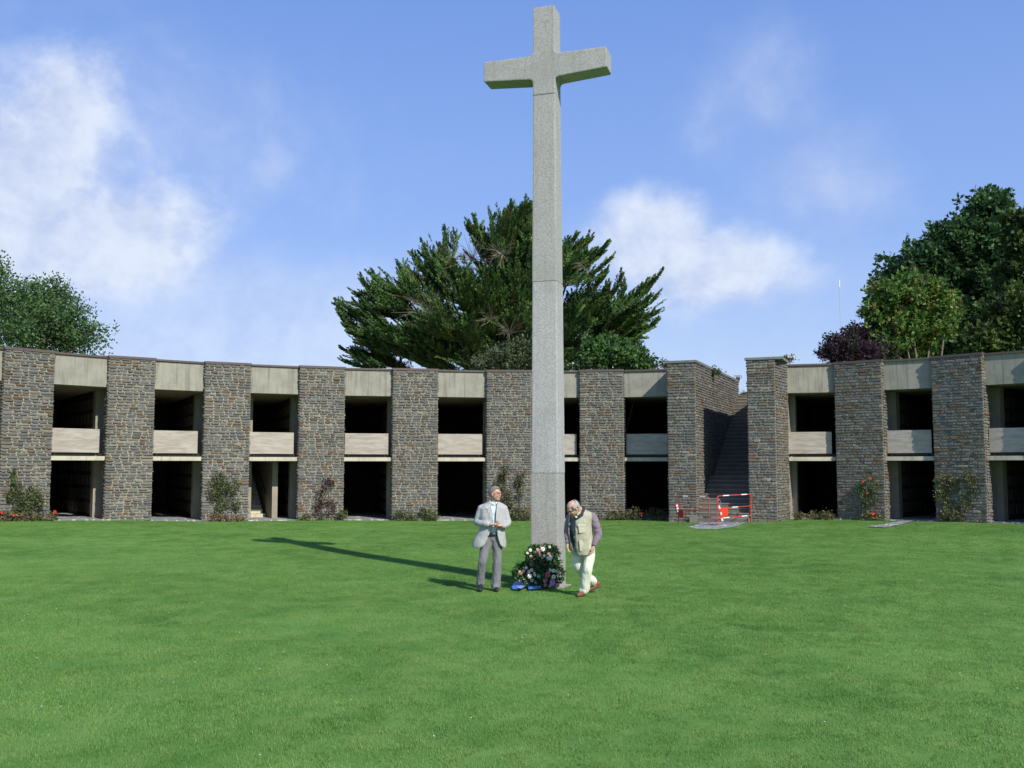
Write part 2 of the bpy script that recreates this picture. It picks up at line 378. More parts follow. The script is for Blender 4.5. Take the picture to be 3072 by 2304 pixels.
def stones(mb, O, u, n, W, z0, z1, tint=0, edge=.018, zf=None):
    """courses of individually cut rubble stones on a face: O left-bottom corner, u along the face, n out of the face"""
    z = z0
    while z < z1 - .03:
        h = random.choice((.085, .095, .10, .11, .12)) * random.uniform(.9, 1.1)
        if z + h > z1 - .05: h = z1 - z
        x = -edge
        while x < W + edge - .01:
            ww = random.uniform(.13, .36) * (1.15 if h < .1 else 1)
            if W + edge - (x + ww) < .12: ww = W + edge - x
            if zf is None or z >= zf(x + ww / 2):
                a0, a1 = x + .009, x + ww - .009; b0, b1 = z + .009 + random.uniform(-.006, .006), z + h - .009 + random.uniform(-.007, .006)
                if b1 - b0 > .02 and a1 - a0 > .02:
                    r_ = min(.028, (b1 - b0) * .34, (a1 - a0) * .3)
                    pts = [(a0 + r_ * 1.3, b0), (a1 - r_, b0), (a1, b0 + r_), (a1, b1 - r_), (a1 - r_ * 1.4, b1), (a0 + r_, b1), (a0, b1 - r_), (a0, b0 + r_)]
                    pts = [(p[0] + random.uniform(-.006, .006), p[1] + random.uniform(-.005, .005)) for p in pts]
                    d = random.uniform(.02, .05); cx_, cz_ = (a0 + a1) / 2, (b0 + b1) / 2; tl = random.uniform(-.012, .012)
                    V = lambda p, e: O + u * p[0] + n * e + Vector((0, 0, p[1]))
                    vs = [V(p, -.004) for p in pts] + [V((cx_ + (p[0] - cx_) * .96, cz_ + (p[1] - cz_) * .9), d * .75) for p in pts]
                    ins = [(cx_ + (p[0] - cx_) * .82, cz_ + (p[1] - cz_) * .62) for p in pts]
                    vs += [V(p, d + tl * (1 if p[0] > cx_ else -1)) for p in ins]
                    fs = [(k, (k + 1) % 8, 8 + (k + 1) % 8, 8 + k) for k in range(8)] + [(8 + k, 8 + (k + 1) % 8, 16 + (k + 1) % 8, 16 + k) for k in range(8)] + [tuple(range(16, 24))]
                    r = random.random(); hh = (z - z0) / (z1 - z0)
                    if r < .60 - .15 * tint: c = (.138, .137, .128)
                    elif r < .78: c = (.160, .150, .125)
                    elif r < .78 + .13 * (.7 + tint): c = (.145, .103, .070)
                    elif r < .955: c = (.130, .107, .08)
                    else: c = (.23, .215, .17)
                    k = random.uniform(.82, 1.18); c = tuple(q * k for q in c)
                    mb.add(vs, fs, c)
            x += ww
        z += h
MORTAR = (.31, .29, .225)
def pier_part(A, B, z0, z1, depth, tint, name='stone_pier', sides=(True, True), nrm=None):
    u = (B - A); W = u.length; u.normalize(); n = Vector((-u.y, u.x, 0)) if nrm is None else nrm     # outward
    mb = MB(); zg = lambda: 0
    mb.frame(A, u, n, .0, W, 0, depth, z0, z1, MORTAR)
    stones(mb, A + Vector((0, 0, 0)), u, -n, W, z0 + .02, z1, tint)
    if sides[0]: stones(mb, A + n * depth, -n, -u, depth, z0 + .02, z1, tint, .0)
    if sides[1]: stones(mb, B, n, u, depth, z0 + .02, z1, tint, .0)
    return mb.build(name, M_stone, bld), u, n, W
ZT = 5.92
mats_c = {}
for i, (A, B) in enumerate(piers):
    zg = min(ground_z(A.x, A.y), ground_z(B.x, B.y)) - .12
    o, u, n, W = pier_part(A, B, zg, ZT, .42, [0, 0, 0, .6, .1, .3, 0, 0, .5, .9, .4, .4, .4, .4][i])
    cp = MB(); cp.frame(A, u, n, -.035, W + .035, -.05, .6, ZT + .0, ZT + .085); cp.build('pier_coping', M_cap, o)
    # radial concrete partition behind the pier, with a cast joint line
    rx_ = .42 if i == 4 else .06
    fn = MB(); fn.frame(A, u, n, -.10, W + rx_, 1.35, 1.75, zg, 1.33); fn.frame(A, u, n, -.097, W + rx_ - .003, 1.353, 1.747, 1.33, 1.345); fn.frame(A, u, n, -.10, W + rx_, 1.35, 1.75, 1.345, 4.90)
    fn.build('partition', M_fin, bld)
    f = MB(); f.frame(A, u, n, -.28, W + .28, .43, 1.76, 2.379, 2.516); f.build('floor_slab', M_slab, bld)
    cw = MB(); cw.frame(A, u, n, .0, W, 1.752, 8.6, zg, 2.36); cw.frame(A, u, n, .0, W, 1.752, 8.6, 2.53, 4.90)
    ow = cw.build('crypt_wall', M_shadewall, bld)
    pl = MB()
    for s, uu, sg in ((0, .0, -1), (1, W, 1)):
        for lv in (zg + .35, 2.75):
            for rr in range(4):
                for cc in range(9):
                    b0 = 2.0 + cc * .70; u0 = uu + (sg * .012 if sg > 0 else -.012)
                    pl.frame(A, u, n, min(uu, u0), max(uu, u0), b0, b0 + .50, lv + rr * .5, lv + rr * .5 + .36)
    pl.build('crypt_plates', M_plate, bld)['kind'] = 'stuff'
# bays between neighbouring piers
def bay(PL, PR, full=True, stair=False, zc=ZT):
    A, B = PL, PR; u = B - A; W = u.length; u.normalize(); n = Vector((-u.y, u.x, 0))
    m = A + u * W / 2; zg = ground_z(m.x, m.y)
    f = MB(); f.frame(A, u, n, -.0, W, .16, .34, 4.91, ZT); f.build('fascia_panel', M_fascia, bld)
    f = MB(); f.frame(A, u, n, .036, W - .036, .10, .62, ZT, ZT + .065); f.build('roof_coping', M_cap, bld)
    f = MB(); f.frame(A, u, n, -.0, W, .12, 8.6, 2.375, 2.52); f.build('floor_slab', M_slab, bld)
    f = MB(); f.frame(A, u, n, .05, W - .14, .27, .35, 2.64, 3.45); o = f.build('parapet_panel', M_marble, bld)
    bv = o.modifiers.new('b', 'BEVEL'); bv.width = .006; bv.segments = 2
    f = MB()
    for q in (.2, W - .3): f.frame(A, u, n, q, q + .035, .28, .33, 2.52, 2.64)
    f.frame(A, u, n, .0, W, .36, .40, 2.55, 2.63)
    f.build('panel_bracket', M_black, o)
    return A, B, u, n, W, zg
for i in range(len(piers) - 1):
    if i == 8: continue       # the stair opening
    A, B, u, n, W, zg = bay(piers[i][1], piers[i + 1][0])
# short bays against the stair towers
TL = SA(RAD - .30, -2.15, 0); TR = SA(RAD - .30, 2.02, 0)
bay(piers[8][1], TL); bay(TR, piers[9][0])
# continuous roof slab, back wall and ground-floor paving follow the ring
def ring(name, r0, r1, z0, z1, m, a0=-67, a1=60, gaps=True, step=3.0, kindp=None):
    segs = [(a0, 16.9), (23.7, a1)] if gaps else [(a0, a1)]
    for s0, s1 in segs:
        f = MB()
        k = max(1, int((s1 - s0) / step)); 
        for j in range(k):
            b0, b1 = s0 + (s1 - s0) * j / k, s0 + (s1 - s0) * (j + 1) / k
            p = [polar(b0, r0), polar(b1, r0), polar(b1, r1), polar(b0, r1)]
            zz0 = [z0 if z0 is not None else ground_z(q.x, q.y) - .2 for q in p]; zz1 = [z1 if z1 is not None else ground_z(q.x, q.y) + .035 for q in p]
            f.hexa([Vector((q.x, q.y, z)) for q, z in zip(p, zz0)] + [Vector((q.x, q.y, z)) for q, z in zip(p, zz1)])
        f.build(name, m, bld)
ring('roof_slab', RAD + .45, RAD + 9.4, 4.905, 5.35, M_fin)
ring('back_wall', RAD + 8.7, RAD + 9.1, -.2, 4.90, M_shadewall)
ring('gallery_floor', RAD + .05, RAD + 8.65, None, None, M_flag)

# inner staircase seen through the fourth bay from the left
A, B = piers[4][1], piers[5][0]; u = (B - A); W = u.length; u.normalize(); n = Vector((-u.y, u.x, 0)); m0 = A + u * W / 2; g0 = ground_z(m0.x, m0.y)
st = MB(); ns = 13; rise = (2.5 - g0) / 14
for k in range(ns):
    ext = (1.03 if k else 1.10)
    st.frame(A, u, n, -.05, ext, 2.30 + k * .27, 2.30 + ns * .27, g0 + rise * k + .004, g0 + rise * (k + 1))
st.build('inner_staircase', M_slab, bld)
f = MB(); f.frame(A, u, n, 1.15, 1.36, 1.35, 6.2, g0 - .1, 2.372); f.build('stair_side_wall', M_fin, bld)
f = MB(); f.tube([A + u * 1.10 + n * (2.35 + q) + Vector((0, 0, g0 + .95 + q * rise / .29)) for q in (0, 1, 2)], .02, 6); f.build('handrail', M_black, bld)

# great outer staircase between its two stone walls
ZW = 6.04
def wall_block(l0, l1, a0, a1, tint, name, splay=0):
    mb = MB(); P = lambda a, l: SA(a, l, 0)
    zb = ground_z(P(a0, l0).x, P(a0, l0).y) - .15
    if splay:
        q = [P(a0, l0), P(a0, l1), P(a0 + 1.5, l1 + splay), P(a1, l1), P(a1, l0)]
        vs = [Vector((p.x, p.y, z)) for z in (zb, ZW) for p in q]; mb.add(vs, [(4, 3, 2, 1, 0), (5, 6, 7, 8, 9)] + [(k, (k + 1) % 5, 5 + (k + 1) % 5, 5 + k) for k in range(5)], MORTAR)
        d = (q[2] - q[1]); L_ = d.length; d.normalize(); stones(mb, q[1], d, Vector((d.y, -d.x, 0)), L_, zb + .02, ZW, tint, .0)
    else:
        mb.frame(Bp, v2, u2, l0, l1, a0, a1, zb, ZW, MORTAR)
        stones(mb, P(a0, l1), u2, v2, a1 - a0, zb + .02, ZW, tint, .01)                 # right-hand face
    stones(mb, P(a0, l0), v2, -u2, l1 - l0, zb + .02, ZW, tint)
    stones(mb, P(RAD + .3, l0) if not splay else P(30.2, l0), -u2, -v2, (RAD + .3 if not splay else 30.2) - a0, zb + .02, ZW, tint, .01)   # left-hand face
    o = mb.build(name, M_stone, bld)
    cp = MB(); k = int((a1 - a0) / .9) + 1
    for j in range(k):
        b0, b1 = a0 - .07 + (a1 - a0 + .1) * j / k, a0 - .07 + (a1 - a0 + .1) * (j + 1) / k - .012
        cp.frame(Bp, v2, u2, l0 - .08, l1 + .06 + (splay if j < 2 else 0), b0, b1, ZW + .004, ZW + random.uniform(.085, .10), (.9, .9, .9))
    cp.build('wall_coping', M_capstone, o)
    return o
wall_block(-2.15, -1.09, A0, 30.3, .45, 'stair_wall')
wall_block(.816, 1.80, A0, 30.3, .6, 'stair_wall', .24)
st = MB(); g_ = SA(A0 - .2, 0, 0); gz = ground_z(g_.x, g_.y)
a = A0 - .30; z = gz; k = 0
while z < 5.35:
    tread = .29 if k != 9 else .95
    hi = z + .165
    sd = MB() if not k else sd
    sd.frame(Bp, v2, u2, -1.03, .76, a - .004, a + .003, z, hi - .03)  # thin strip over the riser, carries the painted shade
    if k == 0:
        st.frame(Bp, v2, u2, -1.32, .81, a, A0 - .045, gz - .2, hi); st.frame(Bp, v2, u2, -1.05, .775, A0 - .045, 31.5, gz - .2, hi)
    else: st.frame(Bp, v2, u2, -1.05, .775, a, 31.5, z - .001, hi)
    if k: st.frame(Bp, v2, u2, -1.05, .775, a - .022, a + .01, hi - .035, hi + .004, (.9, .9, .9))
    a += tread; z = hi; k += 1
ot = st.build('outer_staircase', M_step, bld); sd.build('riser_shade_faces', M_riser_shade, ot)['kind'] = 'stuff'
f = MB(); f.frame(Bp, v2, u2, -3.2, 3.6, 33.0, 33.4, 0, 5.65, MORTAR); stones(f, SA(33.0, -3.2, 0), v2, -u2, 6.8, 4.4, 5.65, .3); f.build('terrace_wall', M_stone, bld)
# partitions flanking the towers
for l0, l1 in ((1.84, 1.99), (-2.4, -2.2)):
    f = MB(); f.frame(Bp, v2, u2, l0 - .1, l1 + .2, RAD + 1.05, RAD + 1.5, -.1, 4.9); f.build('partition', M_fin, bld)
    f = MB(); f.frame(Bp, v2, u2, l0 - .2, l1 + .15, RAD + 1.52, RAD + 8.4, -.1, 4.9); f.build('crypt_wall', M_shadewall, bld)
# flood lamp at the far end of the left stair wall
t = empty('flood_lamp', SA(30.0, -1.15, ZW + .1), 'small black flood lamp on the far end of the tall left stair wall', 'lamp')
f = MB(); M4 = Matrix.Rotation(-.5, 3, 'X'); f.box(SA(30.0, -1.05, ZW + .16), (.17, .13, .12), M4); f.build('lamp_housing', M_black, t)
f = MB(); f.tube([SA(29.9, -1.2, ZW + .09), SA(29.9, -1.2, ZW + .28), SA(30.05, -.9, ZW + .28), SA(30.05, -.9, ZW + .15)], .014, 6); f.build('bracket', M_black, t)

# paving at the foot of the stair and a sliver of path at the right
def slab_poly(name, pts, lab):
    f = MB(); vs = [Vector((p.x, p.y, ground_z(p.x, p.y) + .016)) for p in pts]; c = sum(vs, Vector()) / len(vs)
    f.add([c] + vs, [(0, 1 + k, 1 + (k + 1) % len(vs)) for k in range(len(vs))]); o = f.build(name, M_flag); tag(o, lab, None, None, 'structure')
slab_poly('paving', PAVE, 'crazy paving at the foot of the outer stair')
q0 = [at(x, y, Z=.22) for x, y in ((2598, 1581), (2640, 1579), (2680, 1573), (2705, 1568), (2745, 1566), (2722, 1574), (2690, 1581), (2655, 1585))]
f = MB(); vs = [Vector((p.x, p.y, ground_z(p.x, p.y) + .03)) for p in q0]; f.add(vs, [tuple(range(len(vs)))]); PATHC = sum(vs, Vector()) / len(vs)
o = f.build('path', M_flag); tag(o, 'worn slab path', None, None, 'structure')
# ================================================================ granite cross
XC, YC = .66, 18.42
PHI = R_(17.8)                      # right arm comes towards the viewer
ax = Vector((math.cos(PHI), -math.sin(PHI), 0)); ay = Vector((math.sin(PHI), math.cos(PHI), 0))
cross = empty('granite_cross', (XC, YC, 0), 'tall speckled granite cross standing in the middle of the lawn', 'cross')
def sect(z):                        # half width of the tapering shaft
    return .5 * (.530 + (.432 - .530) * min(1, z / 9.0))
def shaft(z0, z1, name, shift=0.0, mtl=None, g=1.0):
    bm = bmesh.new(); vs = []
    for z in (z0, z1):
        h = sect(z) * g
        vs.append([bm.verts.new(Vector((XC, YC, z)) + ax * (sx * h + shift) + ay * (sy * h)) for sx, sy in ((-1, -1), (1, -1), (1, 1), (-1, 1))])
    for k in range(4): bm.faces.new((vs[0][k], vs[0][(k + 1) % 4], vs[1][(k + 1) % 4], vs[1][k]))
    bm.faces.new(vs[0][::-1]); bm.faces.new(vs[1])
    long_e = [e for e in bm.edges if abs(e.verts[0].co.z - e.verts[1].co.z) > (z1 - z0) * .5]
    bmesh.ops.bevel(bm, geom=long_e, offset=.028, segments=2, affect='EDGES', profile=.6)
    small = [e for e in bm.edges if abs(e.verts[0].co.z - e.verts[1].co.z) < 1e-4 and len(e.link_faces) == 2]
    me = bpy.data.meshes.new(name); bm.to_mesh(me); bm.free(); me.materials.append(mtl or M_granite)
    o = bpy.data.objects.new(name, me); C.objects.link(o); o.parent = cross; o.matrix_parent_inverse = world_of(cross).inverted(); return o
shaft(-.1, 2.04, 'shaft_block', 0, M_granite_low); shaft(2.05, 5.56, 'shaft_block', .006, M_granite_mid, .995); shaft(5.57, 9.10, 'shaft_block', .002, M_granite_top)
for z in (2.04, 5.56, 9.10): shaft(z, z + .012, 'joint', 0, M_joint, .985)
def cross_head():
    zt, z0 = 10.82, 9.112; h0 = sect(9.1)
    al, am = 1.20, 0
    bz0, bz1 = 9.43, 9.885       # arm at the shaft
    ez0, ez1 = 9.495, 9.885      # arm at its end
    r = .07
    def fil(cx, cz, a0, a1, rr): return [(cx + rr * math.cos(a), cz + rr * math.sin(a)) for a in np.linspace(a0, a1, 4)]
    h = h0; P = [(-h, z0), (h, z0)]
    P += fil(h + r, bz0 - r, math.pi, math.pi / 2, r)
    P += [(al - .02, ez0), (al, ez0 + .02), (al, ez1 - .02), (al - .02, ez1)]
    P += fil(h + r, bz1 + r, -math.pi / 2, -math.pi, r)
    ht = h * .98
    P += [(ht, zt - .02), (ht - .02, zt), (-ht + .02, zt), (-ht, zt - .02)]
    P += fil(-h - r, bz1 + r, 0, -math.pi / 2, r)
    P += [(-al + .02, ez1), (-al, ez1 - .02), (-al, ez0 + .02), (-al + .02, ez0)]
    P += fil(-h - r, bz0 - r, math.pi / 2, 0, r)
    bm = bmesh.new(); d = h0 * .985
    f = [bm.verts.new(Vector((XC, YC, z)) + ax * x - ay * d) for x, z in P]; b = [bm.verts.new(Vector((XC, YC, z)) + ax * x + ay * d) for x, z in P]
    ff = bm.faces.new(f); bb = bm.faces.new(b[::-1]); n = len(P)
    for k in range(n): bm.faces.new((f[k], b[k], b[(k + 1) % n], f[(k + 1) % n]))
    bm.normal_update()
    bmesh.ops.recalc_face_normals(bm, faces=bm.faces)
    ed = [e for e in bm.edges if (e.link_faces[0] in (ff, bb)) or (e.link_faces[1] in (ff, bb))]
    bmesh.ops.bevel(bm, geom=ed, offset=.022, segments=2, affect='EDGES', profile=.6)
    me = bpy.data.meshes.new('cross_head'); bm.to_mesh(me); bm.free(); me.materials.append(M_granite)
    o = bpy.data.objects.new('cross_head', me); C.objects.link(o); o.parent = cross; o.matrix_parent_inverse = world_of(cross).inverted()
cross_head()
f = MB(); f.frame((XC, YC), ax, ay, -.28, .36, -.29, .30, -.1, .012); f.build('footing', M_granite, cross)

# ================================================================ vegetation
def rot_basis(d, n):
    """orthonormal frames for direction array d"""
    d = d / np.maximum(np.linalg.norm(d, axis=1, keepdims=True), 1e-9)
    r = rng.normal(size=d.shape); a = np.cross(d, r); a /= np.maximum(np.linalg.norm(a, axis=1, keepdims=True), 1e-9); b = np.cross(d, a)
    return d, a, b
def leaves_mesh(name, P, D, L, Wd, col, mtl, parent, quad=True):
    """one pointed leaf per point: base P, direction D, length L, width Wd"""
    D, A, B = rot_basis(D, len(P)); L = L[:, None]; Wd = Wd[:, None]
    mid = P + D * L * .5 + B * L * .08
    V = np.stack([P, mid + A * Wd * .5, P + D * L, mid - A * Wd * .5], 1).reshape(-1, 3)
    F = np.arange(4 * len(P)).reshape(-1, 4)
    return fast_mesh(name, V, F, mtl, parent, col)
def clump_tree(name, base, clumps, nleaf, lsize, cols, label, cat, trunk_r=.22, group=None, up=.25, sub=26, trunk_split=.45, air=1.0, mtl=None, bare=False, fill=.78):
    """clumps: (x,y,z,rx,ry,rz); leaves gather in small tufts near the surface of each clump"""
    t = empty(name, base, label, cat, group)
    base = Vector(base); cl = np.array(clumps, float); vol = (cl[:, 3] * cl[:, 4] * cl[:, 5]) ** (2 / 3); vol /= vol.sum()
    tb = MB(); top = Vector(cl[:, :3].mean(0)); fork = base.lerp(Vector((top.x, top.y, top.z)), trunk_split)
    fork.x += .2; tb.tube([base - Vector((0, 0, .3)), base.lerp(fork, .5) + Vector((.08, 0, 0)), fork], [trunk_r * 1.25, trunk_r, trunk_r * .8], 8)
    Ps, Ds, Cs = [], [], []
    for c, v in zip(cl, vol):
        cc = Vector(c[:3]); m = fork.lerp(cc, .5) + Vector((random.uniform(-.3, .3), random.uniform(-.3, .3), random.uniform(-.2, .4)))
        tb.tube([fork, m, cc], [trunk_r * .5, trunk_r * .3, trunk_r * .12], 5)
        nt = max(6, int(nleaf * v / sub)); dirs = rng.normal(size=(nt, 3)); dirs /= np.linalg.norm(dirs, axis=1, keepdims=True)
        rad = rng.uniform(0, 1, nt) ** .42
        lump = 1 + .22 * np.sin(dirs[:, 0] * 5 + c[0] * 3) * np.cos(dirs[:, 2] * 6 + c[2] * 2)
        tc_ = c[:3] + dirs * c[3:6] * (rad * lump)[:, None]
        for k in rng.choice(nt, min(nt, 9), replace=False):
            tb.tube([cc, (cc + Vector(tc_[k])) / 2 + Vector((0, 0, .1)), Vector(tc_[k])], [trunk_r * .1, trunk_r * .06, .012], 4)
        br = rng.uniform(.62, 1.3, nt)
        ci = rng.integers(0, len(cols), nt); base_c = np.array(cols)[ci] * br[:, None]
        rep = np.repeat(np.arange(nt), sub); s = .17 * air * (c[3:6].mean() ** .5 + .4)
        ax_ = dirs * np.array([1, 1, .6]) + [0, 0, up]; ax_ /= np.linalg.norm(ax_, axis=1, keepdims=True)
        along = rng.uniform(-.9, 1.5, len(rep)) * s
        P = tc_[rep] + ax_[rep] * along[:, None] + rng.normal(size=(len(rep), 3)) * s * .55 * (1.1 - .45 * (along / s))[:, None].clip(.25, 2)
        D = ax_[rep] * .5 + rng.normal(size=(len(rep), 3)) * .7 + [0, 0, -.15]
        Ps.append(P); Ds.append(D); Cs.append(base_c[rep] * rng.uniform(.85, 1.15, (len(rep), 1)))
    P, D, Cc = np.concatenate(Ps), np.concatenate(Ds), np.concatenate(Cs)
    L = rng.uniform(.7, 1.3, len(P)) * lsize
    tb.build('trunk', M_bark, t, True)
    leaves_mesh('crown', P, D, L, L * .6, Cc, mtl or M_leaf, t)
    return t
def W(px, py, Y):    # display pixel (2212 wide) -> world at depth Y
    p = at(px * 1.3887, py * 1.3887, Y=Y); return p.x, p.y, p.z
def cl(px, py, Y, rx, rz, ry=None):
    p = W(px, py, Y); s = 1.3887 * Y / 3000; return (*p, rx * s, (ry or (rx + rz) / 2) * s, rz * s)

# cypress: limbs carry plume-like sprays pointing out and up
M_barkd = mat('dark_bark', lambda t: t.mix(t.noise(t.mapping(t.G, (8, 8, 2)), 2), (.05, .04, .03), (.11, .09, .07)), .9, .1)
def cypress():
    Y0 = 52.0; bx = W(1120, 800, Y0)[0]
    t = empty('cypress_tree', (bx, Y0, 0), 'broad dark spiky cypress tree rising behind the roof at the tall cross', 'tree')
    base = Vector((bx, Y0, 0)); fork = Vector((bx, Y0, 5.2))
    clumps = [cl(835, 720, 50, 85, 60), cl(810, 655, 51, 58, 42), cl(875, 640, 50, 80, 60), cl(945, 590, 51, 58, 60), cl(1000, 625, 49, 85, 80), cl(1075, 560, 52, 78, 70),
              cl(1110, 500, 52, 52, 40), cl(1175, 590, 51, 80, 85), cl(1238, 570, 52, 55, 40), cl(1315, 670, 51, 72, 50), cl(1255, 700, 50, 90, 62), cl(1060, 730, 51, 120, 62),
              cl(930, 755, 50, 130, 42), cl(1150, 500, 53, 45, 55), cl(1230, 770, 52, 90, 40), cl(800, 770, 52, 60, 32), cl(1350, 720, 51, 50, 35), cl(960, 690, 48, 80, 60), cl(1090, 640, 54, 150, 110), cl(1130, 690, 50, 90, 50), cl(1180, 750, 50.5, 90, 30), cl(1020, 700, 50, 80, 44), cl(960, 730, 49.5, 90, 40), cl(1060, 640, 50, 60, 50), cl(1320, 735, 50.5, 95, 34), cl(1360, 690, 50.5, 60, 34), cl(1270, 660, 50.5, 60, 50), cl(1120, 600, 50, 70, 60), cl(1110, 540, 51, 60, 50), cl(1160, 770, 50, 120, 26), cl(880, 740, 50, 110, 40), cl(1000, 780, 50, 150, 24)]
    clumps = [(c[0], c[1], c[2], c[3] * .80, c[4], c[5] * .74) for c in clumps]
    spikes = [(1138, 438, 1100, 500), (1022, 470, 1060, 540), (1008, 488, 1060, 550), (968, 502, 955, 570), (914, 528, 950, 590), (890, 550, 940, 600), (871, 570, 880, 630), (802, 592, 860, 640), (778, 602, 850, 650),
              (735, 656, 800, 680), (728, 658, 810, 700), (742, 702, 810, 730), (742, 755, 810, 770), (745, 782, 800, 785), (1060, 462, 1075, 540), (1312, 528, 1240, 580), (1300, 545, 1230, 590), (1270, 515, 1215, 560), (1320, 560, 1240, 600),
              (1428, 590, 1340, 660), (1422, 640, 1330, 680), (1418, 678, 1330, 700), (1412, 700, 1330, 720), (1345, 598, 1310, 650), (1370, 640, 1320, 680), (1205, 505, 1180, 570), (1245, 510, 1200, 560), (1090, 460, 1100, 520), (1120, 455, 1120, 520), (1165, 440, 1140, 500), (1180, 455, 1150, 510)]
    tb = MB(); tb.tube([base, base + Vector((.2, 0, 2.5)), fork], [.65, .5, .42], 10)
    S0, S1 = [], []       # spray start / end
    C3 = np.array([bx, Y0 - .5, 6.0])
    nboughs = []
    for c in clumps:           # dark inner sprays that fill the crown
        cc = Vector(c[:3]); m = fork.lerp(cc, .55) + Vector((0, 0, -.5)); tb.tube([fork - Vector((0, 0, random.uniform(0, 1.5))), m, cc], [.13, .08, .04], 6)
        n = int(17 * (c[3] * c[5]) ** .8 + 14)
        d = rng.normal(size=(n, 3)); d /= np.linalg.norm(d, axis=1, keepdims=True); r = rng.uniform(.0, .75, n) ** .5
        p = np.array(c[:3]) + d * np.array(c[3:6]) * r[:, None]
        out = p - C3; out[:, 2] *= .38; out /= np.linalg.norm(out, axis=1, keepdims=True)
        dd = out * .8 + d * .45 + rng.normal(size=(n, 3)) * .16 + [0, 0, .24]; dd /= np.linalg.norm(dd, axis=1, keepdims=True)
        ln = rng.uniform(.9, 1.8, n); S0.append(p - dd * ln[:, None] * .35); S1.append(p + dd * ln[:, None] * .65)
        for k in range(int(6 + 2.2 * c[3] * c[5])):      # boughs whose tips lie on the clump's outer face
            q = rng.normal(size=3); q[1] = -abs(q[1]); q /= np.linalg.norm(q); T_ = np.array(c[:3]) + q * np.array(c[3:6]) * rng.uniform(.75, 1.05)
            D_ = T_ - C3; D_[2] *= .45; D_ /= np.linalg.norm(D_); D_ = D_ + q * .35 + [0, 0, random.uniform(.05, .35)]; nboughs.append((T_, D_ / np.linalg.norm(D_), random.uniform(1.8, 3.2)))
    for x1, y1, x0, y0 in spikes:
        Yq = 50.5 + random.uniform(-1.2, 1.2); a_ = np.array(W(x0, y0, Yq)); b_ = np.array(W(x1, y1, Yq + random.uniform(-.5, .5))); v = b_ - a_; Ln = np.linalg.norm(v)
        nboughs.append((b_, v / Ln, Ln * 1.35 + .6))
        for k in range(2):
            D_ = v / Ln + rng.normal(size=3) * .22; nboughs.append((b_ - v * random.uniform(.12, .4) + rng.normal(size=3) * .25, D_ / np.linalg.norm(D_), Ln * .9 + .6))
    for T_, D_, L_ in nboughs:
        side = np.cross(D_, [0, 0, 1]); side /= max(1e-6, np.linalg.norm(side)); upv = np.cross(side, D_)
        pt = lambda t: T_ - D_ * L_ * (1 - t) + np.array([0, 0, -.10 * L_]) * math.sin(math.pi * t)
        tb.tube([pt(.25), pt(.6), pt(.9)], [.022, .016, .006], 4, cap=False)
        S0.append([pt(.72)]); S1.append([T_ + D_ * .1])
        ns_ = int(8 * L_)
        for k in range(ns_):
            tt = .08 + .88 * k / ns_; sd = 1 if k % 2 else -1; ang = random.uniform(.42, .85); tw = random.gauss(0, .45)
            d_ = D_ * math.cos(ang) + (side * sd * math.cos(tw) + upv * (abs(math.sin(tw)) * .8 + .15)) * math.sin(ang); d_ /= np.linalg.norm(d_)
            l_ = random.uniform(.45, .85) * (1.15 - .65 * tt) * min(1.3, L_ / 2.2) + .12; p_ = pt(tt); S0.append([p_]); S1.append([p_ + d_ * l_])
    S0, S1 = np.concatenate(S0), np.concatenate(S1); n = len(S0); K = 84
    fr = rng.uniform(0, 1, (n, K)) ** .8; Dv = S1 - S0; Ln = np.linalg.norm(Dv, axis=1); dn, A, B = rot_basis(Dv, n)
    bend = rng.uniform(.02, .16, n)
    th = rng.uniform(0, 2 * np.pi, (n, K)); wid = (.135 * np.minimum(1, Ln / 1.0) ** .8)[:, None] * np.sqrt(np.sin(np.pi * np.clip(fr * .88 + .12, 0, 1))) * (1.05 - .75 * fr)
    flat = np.stack([np.cos(th), np.sin(th)], -1)
    off = (A[:, None] * flat[..., :1] + B[:, None] * flat[..., 1:]) * np.array([1, 1, .6])
    rr = rng.uniform(.0, 1, (n, K)) ** .6
    P = S0[:, None] + Dv[:, None] * fr[..., None] + off * (wid * rr)[..., None]; P[..., 2] += (bend[:, None] * fr ** 2)
    Dl = dn[:, None] * 1.5 + off * .55 + rng.normal(size=(n, K, 3)) * .22
    pal = np.array([(.052, .110, .028), (.074, .140, .032), (.042, .092, .030), (.105, .155, .040)])
    cb = pal[rng.integers(0, 4, n)] * rng.uniform(.8, 1.3, n)[:, None]
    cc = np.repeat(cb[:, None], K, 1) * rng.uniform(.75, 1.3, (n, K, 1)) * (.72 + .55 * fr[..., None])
    br = rng.uniform(0, 1, n) < .03; cc[br] = np.array([.12, .085, .04]) * rng.uniform(.7, 1.2, (br.sum(), K, 1))
    P, Dl, cc = P.reshape(-1, 3), Dl.reshape(-1, 3), cc.reshape(-1, 3)
    L = rng.uniform(.08, .17, len(P))
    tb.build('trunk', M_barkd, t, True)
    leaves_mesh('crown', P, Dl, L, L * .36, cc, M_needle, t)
    dw = MB()          # bare grey twigs inside the crown
